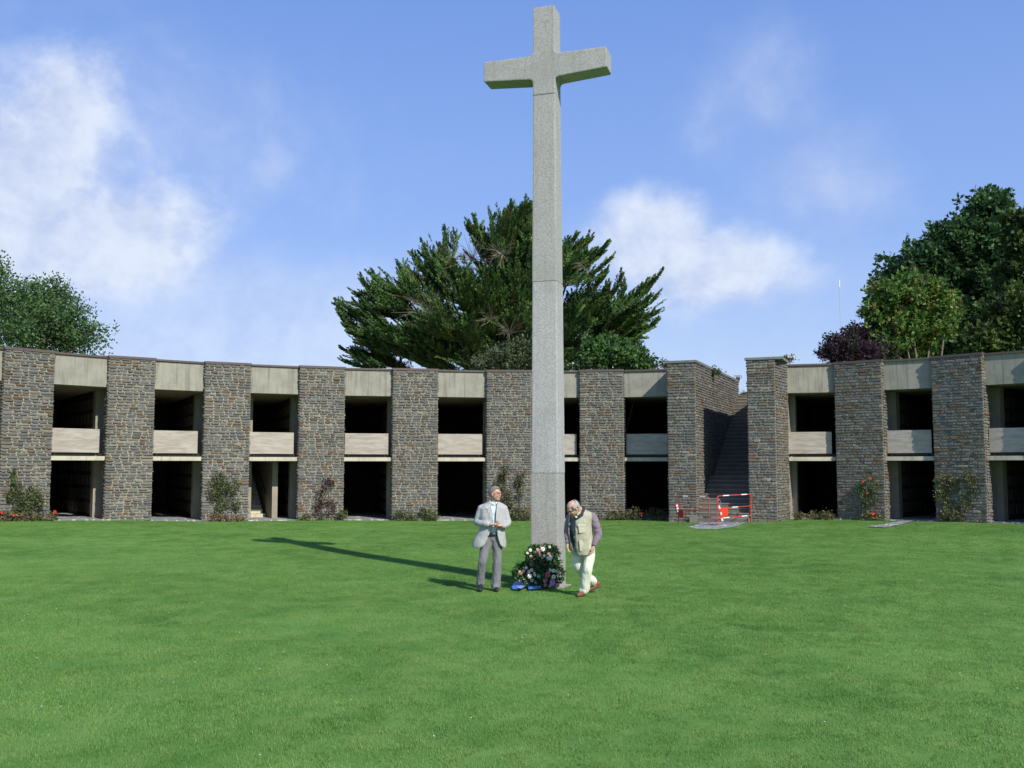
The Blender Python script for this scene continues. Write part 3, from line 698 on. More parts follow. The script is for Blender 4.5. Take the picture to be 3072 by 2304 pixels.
    for (px, py, k, s) in ((1020, 560, 34, 1.5), (930, 680, 44, 1.8), (1085, 550, 20, 1.1), (1060, 690, 18, 1.2), (1265, 580, 9, .8), (1100, 720, 16, 1.1)):
        o = Vector(W(px, py, 48.3))
        for q in range(k):
            d = Vector((random.gauss(-.3, .6), random.gauss(-.5, .35), random.gauss(.2, .5))).normalized() * s * random.uniform(.4, 1)
            mm = o + d * .5 + Vector((0, 0, random.uniform(-.1, .12))); e = o + d + Vector((random.uniform(-.2, .2), 0, random.uniform(-.25, .1)))
            dw.tube([o + d * .05, mm, e], [.016, .010, .004], 3, cap=False)
            for j in range(2):
                e2 = mm + (d + Vector((random.gauss(0, .5), random.gauss(0, .5), random.gauss(0, .5))) * s * .6) * .35; dw.tube([mm, e2], [.008, .003], 3, cap=False)
    dw.build('dead_branches', M_deadtwig, t)
cypress()

G1 = [(.030, .070, .022), (.040, .088, .026), (.026, .060, .026), (.055, .105, .030)]
clump_tree('airy_tree', (*W(40, 760, 44)[:2], 0), [cl(-60, 640, 44, 70, 60), cl(20, 660, 44, 60, 55), cl(90, 665, 44, 60, 45), cl(150, 690, 43, 48, 36), cl(60, 720, 43, 110, 45), cl(180, 728, 43, 30, 20), cl(-10, 590, 45, 28, 28), cl(140, 740, 44, 90, 28), cl(120, 635, 44, 30, 28)],
           24000, .14, [(.070, .14, .042), (.09, .165, .052), (.06, .12, .042), (.10, .175, .052)], 'fine leaved airy green tree behind the roof at the far left', 'tree', .2, up=.9, air=1.7, sub=26)
clump_tree('maple_tree', (*W(2110, 770, 54)[:2], 0), [cl(2130, 452, 54, 52, 36), cl(2060, 527, 54, 62, 46), cl(2150, 520, 54, 80, 60), cl(1985, 575, 54, 66, 44), cl(2060, 620, 55, 95, 60), cl(1930, 640, 54, 48, 50), cl(2150, 640, 54, 90, 75), cl(2060, 710, 55, 130, 50), cl(2200, 740, 54, 80, 60), cl(1960, 720, 55, 60, 40), cl(1980, 760, 52, 110, 34), cl(2120, 760, 52, 110, 50), cl(2030, 700, 53, 70, 50)],
           80000, .28, [(.048, .108, .034), (.066, .136, .040), (.040, .090, .034)], 'tall dark green maple tree towering behind the roof at the right', 'tree', .35, up=.3, air=1.1)
clump_tree('edge_tree', (*W(2260, 770, 48)[:2], 0), [cl(2215, 495, 48, 45, 38), cl(2235, 590, 48, 70, 70), cl(2200, 690, 47, 60, 60), cl(2290, 660, 48, 80, 90), cl(2130, 740, 47, 60, 30)],
           30000, .26, [(.065, .105, .024), (.085, .125, .028), (.05, .09, .024)], 'olive green tree cut off by the right edge of the view', 'tree', .3, up=.2)
clump_tree('young_oak_tree', (*W(1990, 780, 44)[:2], 0), [cl(1960, 640, 44, 66, 38), cl(2010, 650, 44, 46, 40), cl(1905, 680, 44, 38, 28), cl(1950, 700, 44, 60, 34), cl(2015, 700, 44, 34, 30), cl(1925, 740, 43.5, 34, 20), cl(1890, 725, 44, 24, 20), cl(1985, 745, 44.5, 30, 16), cl(1880, 755, 44, 22, 14), cl(2045, 680, 45, 24, 26)],
           21000, .20, [(.115, .215, .038), (.095, .185, .038), (.15, .245, .044), (.075, .145, .034), (.115, .21, .038), (.20, .19, .055)], 'bright yellow green tree in front of the tall dark maple', 'tree', .16, up=.25)
clump_tree('purple_plum_tree', (*W(1850, 790, 43)[:2], 0), [cl(1812, 752, 43, 30, 22), cl(1862, 735, 44, 34, 32), cl(1838, 728, 43.5, 14, 18), cl(1790, 765, 43, 20, 16), cl(1850, 765, 43, 60, 22), cl(1900, 750, 44, 30, 36)],
           15000, .13, [(.045, .022, .038), (.058, .032, .045), (.035, .020, .030), (.045, .050, .030)], 'purple leaved plum tree at the left foot of the yellow green tree', 'tree', .12, up=.5)
clump_tree('leafy_shrub', (*W(1330, 790, 42)[:2], 0), [cl(1310, 765, 42, 42, 30), cl(1360, 775, 42, 42, 22), cl(1285, 750, 42, 24, 16), cl(1395, 790, 42, 20, 12)],
           9000, .16, [(.075, .155, .040), (.09, .18, .045), (.06, .13, .038)], 'fresh green broad leaved shrub right of the cross behind the roof', 'shrub', .1, up=.3)
clump_tree('grey_green_shrub', (*W(1100, 790, 44)[:2], 0), [cl(1100, 775, 43, 60, 28), cl(1150, 770, 43, 40, 34), cl(1060, 790, 43, 40, 16)],
           9000, .12, [(.09, .12, .055), (.075, .11, .045), (.11, .135, .06)], 'soft grey green shrub below the cypress left of the cross', 'shrub', .1, up=.5)
M_petalw = plain('white_petal', (.75, .70, .62), .6, .2)
def small_plant(name, px, py, Y, rx, rz, n, cols, label, fl=None, nf=0, zb=5.35):
    c = cl(px, py, Y, rx, rz); t = empty(name, (c[0], c[1], zb), label, 'plant')
    p = rng.normal(size=(n, 3)) * np.array(c[3:6]) * .5 + np.array(c[:3]); D = rng.normal(size=(n, 3)) + [0, 0, .5]; L = rng.uniform(.05, .11, n)
    leaves_mesh('leaves', p, D, L, L * .6, np.array(cols)[rng.integers(0, len(cols), n)] * rng.uniform(.7, 1.2, (n, 1)), M_leaf, t)
    s = MB()
    for k in range(6): s.tube([Vector((c[0], c[1], zb)), Vector(p[k])], .008, 4)
    s.build('stem', M_bark, t)
    if nf:
        b = MB()
        for k in range(nf): b.box(Vector(c[:3]) + Vector((random.gauss(0, .5) * c[3], random.gauss(0, .4) * c[4], c[5] * random.uniform(.3, .8))), (.07, .05, .06), Matrix.Rotation(random.uniform(0, 3), 3, 'Y'))
        b.build('blossoms', fl, t)
small_plant('white_flower_bush', 1255, 792, 42, 45, 9, 1500, G1 + [(.12, .16, .07)], 'low bush with white blossoms just right of the cross on the roof edge', M_petalw, 26)
small_plant('roof_plant', 1437, 789, 41, 12, 10, 420, [(.09, .11, .05), (.12, .12, .07)], 'small dry plant left of the left stair tower on the roof')
small_plant('roof_plant', 1700, 776, 40, 16, 7, 420, [(.09, .13, .05), (.13, .15, .09)], 'small plant with pale flowers right of the right stair tower', M_petalw, 8)
small_plant('roof_plant', 1545, 803, 40, 14, 9, 260, [(.08, .14, .05), (.07, .11, .04)], 'little green weed on the coping of the left stair wall', zb=6.0)
small_plant('roof_plant', 1608, 852, 46.5, 9, 5, 160, [(.07, .12, .04)], 'tiny weed at the top of the outer stair')

# ---- plants along the foot of the building
M_redfl = plain('red_petal', (.52, .045, .035), .5, .3)
ROSE = [(.095, .150, .050), (.070, .125, .045), (.13, .165, .065), (.20, .165, .085)]
DRY = [(.25, .18, .10), (.16, .16, .07), (.31, .23, .14), (.20, .13, .08)]
PURP = [(.12, .060, .065), (.10, .07, .055), (.14, .075, .07), (.09, .10, .05)]
def wallpt(x, y, off=.16):       # photo px -> point just in front of the pier line
    lo, hi = 20.0, 45.0
    for _ in range(40):
        m = (lo + hi) / 2; p = at(x, y, Y=m); r = math.hypot(p.x - CX, p.y - CY)
        if r < RAD - off and p.y > CY * .5 or p.y < CY and r < RAD - off: lo = m
        else: hi = m
    return at(x, y, Y=lo)
def flower(mb, c, r=.05):
    for k in range(6):
        a = k * 1.05 + random.random(); d = Vector((math.cos(a) * .7, -.5, math.sin(a) * .7)) * r
        e = Vector((-math.sin(a), 0, math.cos(a))) * r * .6
        mb.add([c, c + d + e, c + d * 1.5, c + d - e], [(0, 1, 2, 3)])
    mb.box(c + Vector((0, -.01, 0)), (r * .8, r * .8, r * .8), Matrix.Rotation(.7, 3, 'Y'))
def plant(name, blobs, stems, n, cols, label, cat, flowers=(), group=None, off=.16, ls=.07):
    x0 = np.mean([b[0] for b in blobs]); yb = max(b[1] + b[3] for b in blobs); b0 = wallpt(x0, yb, off); b0.z = ground_z(b0.x, b0.y)
    t = empty(name, b0, label, cat, group)
    area = np.array([b[2] * b[3] for b in blobs], float); area /= area.sum(); Ps = []; Ls = []
    for (x, y, rx, ry), a in zip(blobs, area):
        c = np.array(wallpt(x, y, off)); k = int(n * a) + 3; s = c[1] / 3000
        # tufts
        nt = max(3, k // 14); q = rng.normal(size=(nt, 3)); q /= np.linalg.norm(q, axis=1, keepdims=True); q *= rng.uniform(.2, 1, (nt, 1)) ** .5
        tc_ = c + q * [rx * s, min(.13, off * .8), ry * s]
        P = tc_[rng.integers(0, nt, k)] + rng.normal(size=(k, 3)) * [.055, .035, .055]; P[:, 2] = np.maximum(P[:, 2], b0.z - .02)
        Ps.append(P)
    P = np.concatenate(Ps); D = rng.normal(size=P.shape) + [0, -.5, .1]; L = rng.uniform(.6, 1.3, len(P)) * ls
    cc = np.array(cols)[rng.integers(0, len(cols), len(P))] * rng.uniform(.65, 1.3, (len(P), 1))
    leaves_mesh('leaves', P, D, L, L * .65, cc, M_leaf, t)
    s = MB()
    for st_ in stems: 
        pts = [wallpt(x, y, off * .6) for x, y in st_]; pts[0].z = b0.z - .05; s.tube(pts, list(np.linspace(.016, .006, len(pts))), 5)
    for k in range(3 if not stems else 1): s.tube([Vector((P[k * 5][0], P[k * 5][1], b0.z - .03)), Vector(P[k * 5])], .008, 4)
    s.build('stem', M_bark, t)
    for x, y, r in flowers:
        f = MB(); flower(f, wallpt(x, y, off + .12), r * .8); f.build('flower', M_redfl, t)
    return t
CR = 'climbing roses on the stone piers'; BR = 'low bushes along the foot of the building'
plant('climbing_rose', [(38, 1430, 10, 22), (50, 1470, 28, 28), (30, 1490, 16, 20), (70, 1500, 40, 26), (100, 1480, 26, 24), (60, 1530, 34, 16), (115, 1510, 20, 22)], [[(60, 1560), (45, 1500), (38, 1420)], [(90, 1560), (100, 1500), (105, 1470)]], 2300, ROSE, 'wide climbing rose on the leftmost full stone pier', 'climber', group=CR)
plant('rose_bush', [(10, 1550, 22, 14), (50, 1553, 30, 12), (95, 1553, 26, 13), (135, 1556, 24, 10)], [], 1700, DRY + ROSE[:2], 'low dry rose row with four red blooms at the leftmost pier foot', 'bush', [(8, 1538, .06), (45, 1545, .06), (66, 1545, .06)], BR, .42)
plant('red_geranium', [(158, 1552, 14, 12)], [[(160, 1562), (166, 1540)]], 200, ROSE[:3] + [(.12, .16, .05)], 'single red geranium in the dark doorway of the leftmost bay', 'flower', [(167, 1535, .075), (163, 1539, .05)], None, .3)
plant('climbing_rose', [(660, 1430, 28, 14), (655, 1455, 36, 20), (640, 1478, 22, 18), (690, 1465, 20, 22), (672, 1500, 28, 20), (655, 1530, 14, 22), (706, 1450, 14, 16), (710, 1510, 14, 20)], [[(660, 1560), (658, 1500), (655, 1430)], [(690, 1560), (705, 1500), (712, 1450)]], 2000, ROSE, 'bushy green climbing rose on the third pier beside the inner stair', 'climber', group=CR)
plant('dry_shrub', [(650, 1553, 20, 10), (690, 1555, 34, 9), (730, 1556, 14, 9)], [], 700, DRY, 'low brownish shrub under the bushy climber beside the inner stair', 'bush', (), BR, .3)
plant('climbing_rose', [(980, 1438, 12, 12), (988, 1450, 14, 16), (970, 1475, 18, 16), (958, 1500, 16, 18), (955, 1528, 18, 16), (962, 1545, 8, 12), (992, 1500, 14, 10), (1000, 1525, 10, 18), (985, 1540, 8, 12)], [[(955, 1560), (960, 1500), (980, 1430)], [(995, 1560), (998, 1500)]], 900, PURP, 'thin purple leaved climber on the fourth pier', 'climber', group=CR)
plant('low_shrub', [(918, 1550, 16, 12), (965, 1556, 14, 7), (1026, 1545, 18, 14)], [], 520, DRY[:2] + ROSE, 'sparse low shrubs at the foot of the purple climber', 'bush', (), BR, .3)
plant('low_shrub', [(1205, 1548, 26, 14), (1245, 1552, 18, 10), (1290, 1545, 30, 18), (1268, 1530, 10, 10)], [], 1100, ROSE + [(.14, .15, .07)], 'green low shrub in two clumps before the fifth pier', 'bush', (), BR, .3)
plant('climbing_rose', [(1515, 1408, 12, 14), (1510, 1432, 16, 20), (1500, 1460, 20, 20), (1518, 1480, 14, 22), (1525, 1505, 14, 22), (1500, 1510, 10, 20), (1560, 1425, 12, 12), (1560, 1450, 14, 16), (1562, 1475, 10, 16)], [[(1530, 1560), (1520, 1490), (1514, 1400)], [(1560, 1560), (1562, 1420)]], 1500, ROSE + [(.11, .07, .04)], 'tall climbing rose behind the man in the pale jacket', 'climber', group=CR)
plant('low_shrub', [(1545, 1540, 22, 20), (1580, 1545, 20, 18), (1530, 1555, 14, 8)], [], 900, ROSE + [(.16, .12, .07)], 'leafy low shrub between the pale jacket man and the cross', 'bush', (), BR, .3)
plant('rose_bush', [(1800, 1552, 22, 10), (1840, 1548, 24, 14), (1880, 1545, 30, 16), (1920, 1548, 24, 14), (1965, 1545, 30, 18), (1990, 1552, 12, 12), (1905, 1530, 12, 8)], [], 2100, ROSE + DRY[:1] + [(.10, .05, .035)], 'long low rose bed with small red blooms left of the stair tower', 'bush', [(1925, 1540, .055), (1985, 1552, .035), (1972, 1550, .03)], BR, .3)
plant('rose_bush', [(2345, 1548, 14, 18), (2365, 1540, 10, 10)], [], 350, ROSE[:2] + DRY, 'small browning bush against the right side of the right stair tower', 'bush', (), BR, .3)
plant('rose_bush', [(2400, 1550, 18, 12), (2440, 1550, 26, 12), (2480, 1550, 22, 14), (2500, 1555, 12, 8)], [], 1100, DRY + ROSE + [(.2, .18, .1)], 'low tan and green rose row across the first bay right of the stair', 'bush', (), BR, .3)
plant('climbing_rose', [(2610, 1440, 16, 16), (2575, 1462, 18, 16), (2600, 1480, 24, 22), (2625, 1465, 16, 16), (2598, 1510, 16, 20), (2620, 1500, 12, 16)], [[(2600, 1560), (2598, 1500), (2612, 1430)], [(2600, 1500), (2570, 1455)]], 900, ROSE[:3], 'climbing rose with red blooms on the first pier right of the stair', 'climber', [(2610, 1434, .06), (2588, 1444, .06), (2601, 1478, .05)], CR)
plant('rose_bush', [(2600, 1552, 18, 10), (2625, 1550, 22, 12)], [], 520, ROSE[:2] + DRY[:2], 'low bush with orange red blooms below the red climbing rose', 'bush', [(2618, 1540, .075), (2600, 1548, .045), (2630, 1552, .04)], BR, .3)
plant('climbing_rose', [(2815, 1450, 12, 30), (2840, 1440, 22, 20), (2870, 1450, 24, 20), (2910, 1430, 24, 20), (2925, 1455, 14, 26), (2835, 1490, 26, 26), (2860, 1530, 34, 24), (2905, 1500, 24, 30), (2880, 1552, 34, 14), (2830, 1550, 26, 12)], [[(2850, 1565), (2835, 1490), (2825, 1430)], [(2890, 1565), (2905, 1500), (2920, 1430)]], 2600, ROSE + DRY[:1], 'broad loose climbing rose on the rightmost full stone pier', 'climber', group=CR)
# thin radio mast beyond the roof
p = at(2518, 850, Y=75); t = empty('radio_mast', (p.x, 75, 0), 'thin pale mast with a white tip beyond the roof left of the plum tree', 'mast')
f = MB(); f.tube([(p.x, 75, 0), (p.x, 75, p.z - .3)], [.03, .018], 6); f.build('pole', M_metal, t)
f = MB(); f.tube([(p.x, 75, p.z - .3), (p.x, 75, p.z + .25)], .045, 8); f.build('tip', M_white, t)
# daisies
f = MB()
for k in range(90):
    y = random.uniform(7.5, 30) if k % 3 else random.uniform(10, 17); x = random.uniform(-.5, .5) * y
    r = .008 + .005 * random.random(); z = ground_z(x, y) + .035
    f.add([(x + r * math.cos(q), y + r * math.sin(q), z + .004 * (q > 3)) for q in np.linspace(0, 5.2, 6)] + [(x, y, z + .006)], [(q, (q + 1) % 6, 6) for q in range(6)])
o = f.build('daisies', M_white); tag(o, 'tiny white daisies dotted through the lawn', 'flowers', None, 'stuff')
# ================================================================ two safety barriers at the foot of the outer stair
M_darkred = plain('dark_red_paint', (.28, .07, .05), .5, .4)  # darker, browner red for the left barrier's frame
M_dullplate = plain('dull_red_plate', (.32, .035, .03), .5, .3)
def barrier(pL, pR, label, mid_only, plate_u, plate_z, blue=False):
    pL, pR = Vector(pL), Vector(pR); d = pR - pL; Lg = Vector((d.x, d.y, 0)).length; e = Vector((d.x, d.y, 0)).normalized(); nn = Vector((e.y, -e.x, 0))
    t = empty('safety_barrier', (pL + pR) / 2, label, 'barrier', 'red and white barriers before the outer stair')
    P = lambda s, z: pL + e * s + Vector((0, 0, z + (pR.z - pL.z) * s / Lg))
    f = MB(); r = .017
    c = .10; arc = [P(c - c * math.cos(q), .98 - c + c * math.sin(q)) for q in np.linspace(0, math.pi / 2, 5)]
    arc2 = [P(Lg - c + c * math.sin(q), .98 - c + c * math.cos(q)) for q in np.linspace(0, math.pi / 2, 5)]
    f.tube([P(0, 0), P(0, .5)] + arc + arc2 + [P(Lg, .5), P(Lg, 0)], r, 8); f.build('frame', M_red if not mid_only else M_darkred, t)
    for z in ((.52,) if mid_only else (.56, .22)):
        f = MB(); f.tube([P(0, z), P(Lg, z)], r * .9, 8); f.build('rail', M_red, t)
    for s, z in (((.16, .98), (.72, .98)) if mid_only else ((.16, .98), (.70, .98), (.42, .56), (.16, .22), (.70, .22))):
        f = MB(); f.tube([P(Lg * s, z), P(Lg * (s + .17), z)], r * 1.25, 10); f.build('white_band', M_white, t)
    f = MB(); u0, u1 = plate_u; MP = M_redplate if not mid_only else M_dullplate; z0, z1 = plate_z
    q = [P(u0, z0), P(u1, z0), P(u1, z1), P(u0, z1)]; f.hexa([p + nn * .02 for p in q[:2]] + [p + nn * .032 for p in q[:2][::-1]] + [p + nn * .02 for p in (q[3], q[2])] + [p + nn * .032 for p in (q[2], q[3])]); f.build('plate', MP, t)
    # striped tape tied to the frame
    f = MB(); a_, b_ = (P(-.03, .76), P(.28, .12)) if not mid_only else (P(-.04, .72), P(.02, .44)); k = 6
    for j in range(k):
        p, q2 = a_.lerp(b_, j / k), a_.lerp(b_, (j + 1) / k); w_ = Vector((.028, 0, .012)); o_ = nn * (.035 + .012 * math.sin(j))
        f.hexa([p - w_ + o_, p + w_ + o_, p + w_ + o_ * 1.12, p - w_ + o_ * 1.12, q2 - w_ + o_, q2 + w_ + o_, q2 + w_ + o_ * 1.12, q2 - w_ + o_ * 1.12], m=j % 2)
    f.build('striped_tape', [M_redplate, M_white], t)
    if blue:
        f = MB(); f.tube([P(.02, .80), P(.10, .86), P(.17, .78), P(.20, .62), P(.17, .50), P(.12, .60), P(.12, .74), P(.03, .74)], [.02, .035, .03, .03, .012, .02, .03, .02], 7); f.build('blue_rope', M_bluecloth, t)
    return t
def gp(x, y, dz=.03): return (x, y, ground_z(x, y) + dz)
barrier(gp(5.86, 35.45), gp(6.72, 34.35), 'left red barrier before the stair tower with dull red plate at its left post', True, (.0, .26), (.24, .50))
barrier(gp(7.02, 34.4, .04), gp(8.56, 36.05), 'right red and white railed barrier across the outer stair with bright red plate', False, (.12, .62), (.28, .56), True)
t = empty('black_block', gp(6.86, 35.2, .3), 'small black block lying on the lowest steps behind the left barrier', 'block')
p = at(2121, 1551, Y=36.0); f = MB(); f.box(p, (.26, .12, .07)); o = f.build('block_body', M_black, t); b_ = o.modifiers.new('b', 'BEVEL'); b_.width = .015; b_.segments = 2
t.location = p; o.matrix_parent_inverse = world_of(t).inverted()

# ================================================================ wreath leaning on the cross
WY = 18.02
def wp(x, y, d=0.0):      # photo pixel -> point on the leaning wreath
    p = at(x, y, Y=WY); return Vector((p.x, WY + .12 * p.z - d, p.z))
S_ = .2411
def wc(cx_, cy_): return 1360 + cx_ * S_, 1430 + cy_ * S_      # zoomed crop -> photo pixel
wr = empty('wreath', (at(1610, 1760, Y=WY).x, WY, 0), 'funeral wreath of dark leaves with white and pink flowers leaning on the cross', 'wreath')
lob = [(1120, 930, 190, 75, .10), (1010, 960, 90, 90, .10), (1220, 960, 80, 90, .10), (980, 1060, 80, 80, .10), (1235, 1090, 75, 100, .08), (880, 1170, 130, 110, .12), (1000, 1240, 150, 90, .14),
       (1170, 1260, 140, 90, .14), (1270, 1210, 100, 100, .12), (830, 1220, 90, 60, .08), (1130, 1080, 60, 60, -.05), (1060, 1180, 120, 50, .05), (1120, 1180, 120, 60, .0)]
Ps, Ns, Cs, Ls = [], [], [], []
for cx_, cy_, rx, ry, dep in lob:
    n = int(rx * ry / 34); q = rng.normal(size=(n, 3)); q /= np.linalg.norm(q, axis=1, keepdims=True); q *= rng.uniform(.4, 1, (n, 1)) ** .5
    s = S_ * WY / 3000
    c = np.array(wp(*wc(cx_, cy_), dep))
    Ps.append(c + q * [rx * s, .07, ry * s]); Ns.append(q * [1, .6, 1] + [0, -.5, .1] + rng.normal(size=(n, 3)) * .35)
    Cs.append(np.array([(.024, .066, .027), (.045, .12, .038), (.085, .20, .06), (.15, .22, .11)])[rng.integers(0, 4, n)] * rng.uniform(.7, 1.3, (n, 1))); Ls.append(rng.uniform(.04, .09, n))
P, D, Cc, L = np.concatenate(Ps), np.concatenate(Ns), np.concatenate(Cs), np.concatenate(Ls); P[:, 2] = np.maximum(P[:, 2], .01)
M_gloss = leafmat('glossy_leaf', vcol, .1, .28)
leaves_mesh('foliage', P, D, L, L * .48, Cc, M_gloss, wr)
Ps, Ns, Ls = [], [], []      # fern fronds fanning out of the rim
for cx_, cy_, ang, ln in ((800, 1200, 170, 90), (790, 1240, 195, 70), (830, 1150, 150, 80), (1330, 1060, 30, 60), (1350, 1180, 5, 70), (1345, 1230, -15, 60), (1310, 960, 35, 50), (930, 960, 160, 50), (1330, 1110, -20, 60), (1350, 1270, -25, 50), (870, 1100, 140, 50), (1250, 880, 50, 40), (1000, 870, 120, 40)):
    a0 = wp(*wc(cx_, cy_), .08)
    for q in range(26):
        f_ = q / 26; a_ = math.radians(ang); o_ = Vector((math.cos(a_), -.1, math.sin(a_))) * (f_ * ln * S_ * WY / 3000)
        sd = 1 if q % 2 else -1; b_ = a_ + sd * 1.0
        Ps.append(a0 + o_); Ns.append((math.cos(b_), -.2, math.sin(b_))); Ls.append(.045 * (1.1 - f_))
Ps, Ns, Ls = np.array([tuple(p) for p in Ps]), np.array(Ns), np.array(Ls)
leaves_mesh('fern_fronds', Ps, Ns, Ls, Ls * .22, np.tile([.035, .09, .035], (len(Ps), 1)) * rng.uniform(.7, 1.5, (len(Ps), 1)), M_gloss, wr)
M_pet = mat('petal', vcol, .6, .25)
def rose(x, y, r, col, dep=.235, name='rose'):
    c = wp(*wc(x, y), dep); f = MB(); n_ = Vector((random.gauss(0, .25), -1, random.gauss(.3, .2))).normalized(); a_ = n_.orthogonal().normalized(); b_ = n_.cross(a_)
    for ringn, (rr, tilt, cnt) in enumerate(((.35, .9, 4), (.65, .55, 6), (1.0, .2, 7))):
        for k in range(cnt):
            q = 2 * math.pi * k / cnt + ringn; d = a_ * math.cos(q) + b_ * math.sin(q); e = a_ * -math.sin(q) + b_ * math.cos(q)
            c0 = c + n_ * r * .1 * (3 - ringn); w_ = e * r * .5 * rr
            k_ = tuple(v * random.uniform(.8, 1.08) for v in col)
            f.add([c0, c0 + d * r * rr * .6 + w_ + n_ * r * tilt * .4, c0 + d * r * rr + n_ * r * tilt * .75, c0 + d * r * rr * .6 - w_ + n_ * r * tilt * .4], [(0, 1, 2, 3)], k_)
    f.build(name, M_pet, wr)
WH, PE, PK, MA, LI, RD = (.80, .80, .72), (.78, .55, .42), (.62, .26, .24), (.42, .17, .19), (.50, .27, .62), (.62, .12, .16)
for x, y, r, c in ((1050, 900, .030, PE), (1110, 893, .038, WH), (1080, 965, .030, PE), (1062, 925, .026, MA), (1185, 955, .030, PK), (1200, 1000, .042, WH), (1170, 1000, .025, WH), (1128, 978, .024, (.6, .68, .5)), (1098, 1000, .020, PK),
                   (965, 985, .028, PE), (960, 1080, .022, MA), (902, 1120, .028, (.82, .66, .60)), (870, 1160, .026, PE), (840, 1180, .034, PK), (828, 1170, .026, PE), (970, 1150, .030, PE), (940, 1165, .030, (.55, .50, .60)), (1003, 1190, .028, PE),
                   (950, 1222, .042, WH), (1010, 1210, .024, (.6, .66, .5)), (1170, 1205, .048, RD), (1180, 1185, .028, PK), (1240, 1232, .038, (.78, .78, .55)), (1228, 1300, .046, LI), (1240, 1285, .028, LI), (1130, 1283, .030, PK), (1150, 1265, .026, MA),
                   (1288, 1335, .036, PK), (1140, 1330, .028, (.34, .25, .18)), (1195, 1340, .026, (.5, .42, .3)), (1060, 1225, .03, (.30, .38, .30)), (920, 940, .024, WH), (955, 905, .028, (.72, .74, .66)), (1085, 862, .02, PK), (1195, 868, .024, (.6, .66, .45)),
                   (1200, 1150, .03, (.62, .70, .52)), (1240, 1155, .032, (.66, .72, .56)), (1275, 1160, .026, (.5, .6, .4)), (1020, 1300, .024, (.25, .3, .15)), (975, 1275, .03, (.5, .5, .25)), (1215, 1260, .024, (.4, .25, .12))):
    rose(x, y, r * 1.12, c)
M_rib = plain('blue_ribbon', (.06, .20, .62), .35, .5, .1, 6); M_rib2 = plain('pale_ribbon_back', (.26, .38, .72), .4, .5, .08, 6)
def ribbon(pts, hts, tri, name):
    """a stiff ribbon tail draped on the grass; tri = lighter folded end"""
    f = MB(); g = [at(1360 + x * S_, 1430 + y * S_, Z=.05) for x, y in pts]
    n = len(g); vs = [Vector((p.x, p.y, .045 + h)) for p, h in zip(g, hts)]
    c = sum(vs, Vector()) / n + Vector((0, 0, .02)); f.add([c] + vs, [(0, 1 + (k + 1) % n, 1 + k) for k in range(n)])
    o = f.build(name, M_rib, wr); so_ = o.modifiers.new('s', 'SOLIDIFY'); so_.thickness = .004
    f = MB(); g = [at(1360 + x * S_, 1430 + y * S_, Z=.05) for x, y in tri]; vs = [Vector((p.x, p.y - .012, .062)) for p in g]; f.add(vs, [tuple(range(len(vs)))])
    q = f.build('ribbon_end', M_rib2, o); so_ = q.modifiers.new('s', 'SOLIDIFY'); so_.thickness = .004
ribbon([(725, 1370), (750, 1335), (800, 1315), (870, 1320), (905, 1350), (880, 1372), (800, 1395), (740, 1392)], [.0, .02, .045, .04, .01, 0, 0, 0], [(790, 1390), (815, 1345), (840, 1362), (908, 1358), (870, 1385), (840, 1402)], 'ribbon')
ribbon([(925, 1322), (965, 1328), (990, 1352), (1030, 1365), (1085, 1366), (1087, 1388), (990, 1388), (935, 1395)], [.05, .04, .015, .0, 0, 0, 0, .0], [(955, 1330), (985, 1350), (1020, 1366), (1085, 1366), (1087, 1386), (1000, 1384), (968, 1372)], 'ribbon')

# ================================================================ people
def blobmesh(name, prims, voxel, mtl, parent, off=(0, 0, 0), smooth=2, wrinkle=0, wscale=9.0, extra=None, zf=1.3):
    """union of tapered capsule chains and ellipsoids, voxel-remeshed to ONE continuous surface"""
    bm = bmesh.new(); off = Vector(off)
    def sph(c, r, M=None, sub=2):
        d = bmesh.ops.create_icosphere(bm, subdivisions=sub, radius=1.0)
        Q = Matrix.Translation(c) @ ((M or Matrix.Identity(3)).to_4x4()) @ Matrix.Diagonal((*r, 1))
        bmesh.ops.transform(bm, matrix=Q, verts=d['verts'])
    for p in prims:
        if p[0] == 'c':
            ch = p[1]
            for k, (x, y, z, r) in enumerate(ch):
                sph(Vector((x, y, z)) + off, (r, r, r))
                if k:
                    x0, y0, z0, r0 = ch[k - 1]; a, b = Vector((x0, y0, z0)) + off, Vector((x, y, z)) + off; d = (b - a); L = d.length
                    if L < 1e-5: continue
                    q = d.to_track_quat('Z', 'Y').to_matrix().to_4x4()
                    bmesh.ops.create_cone(bm, cap_ends=True, segments=14, radius1=r0, radius2=r, depth=L, matrix=Matrix.Translation((a + b) / 2) @ q)
        else: sph(Vector(p[1]) + off, p[2], p[3] if len(p) > 3 else None, 3)
    me = bpy.data.meshes.new(name); bm.to_mesh(me); bm.free()
    if extra:
        b2 = bmesh.new(); b2.from_mesh(me)
        for e in extra: b2.from_mesh(e)
        b2.to_mesh(me); b2.free()
    return finish(name, me, voxel, mtl, parent, smooth, wrinkle, wscale, zf)
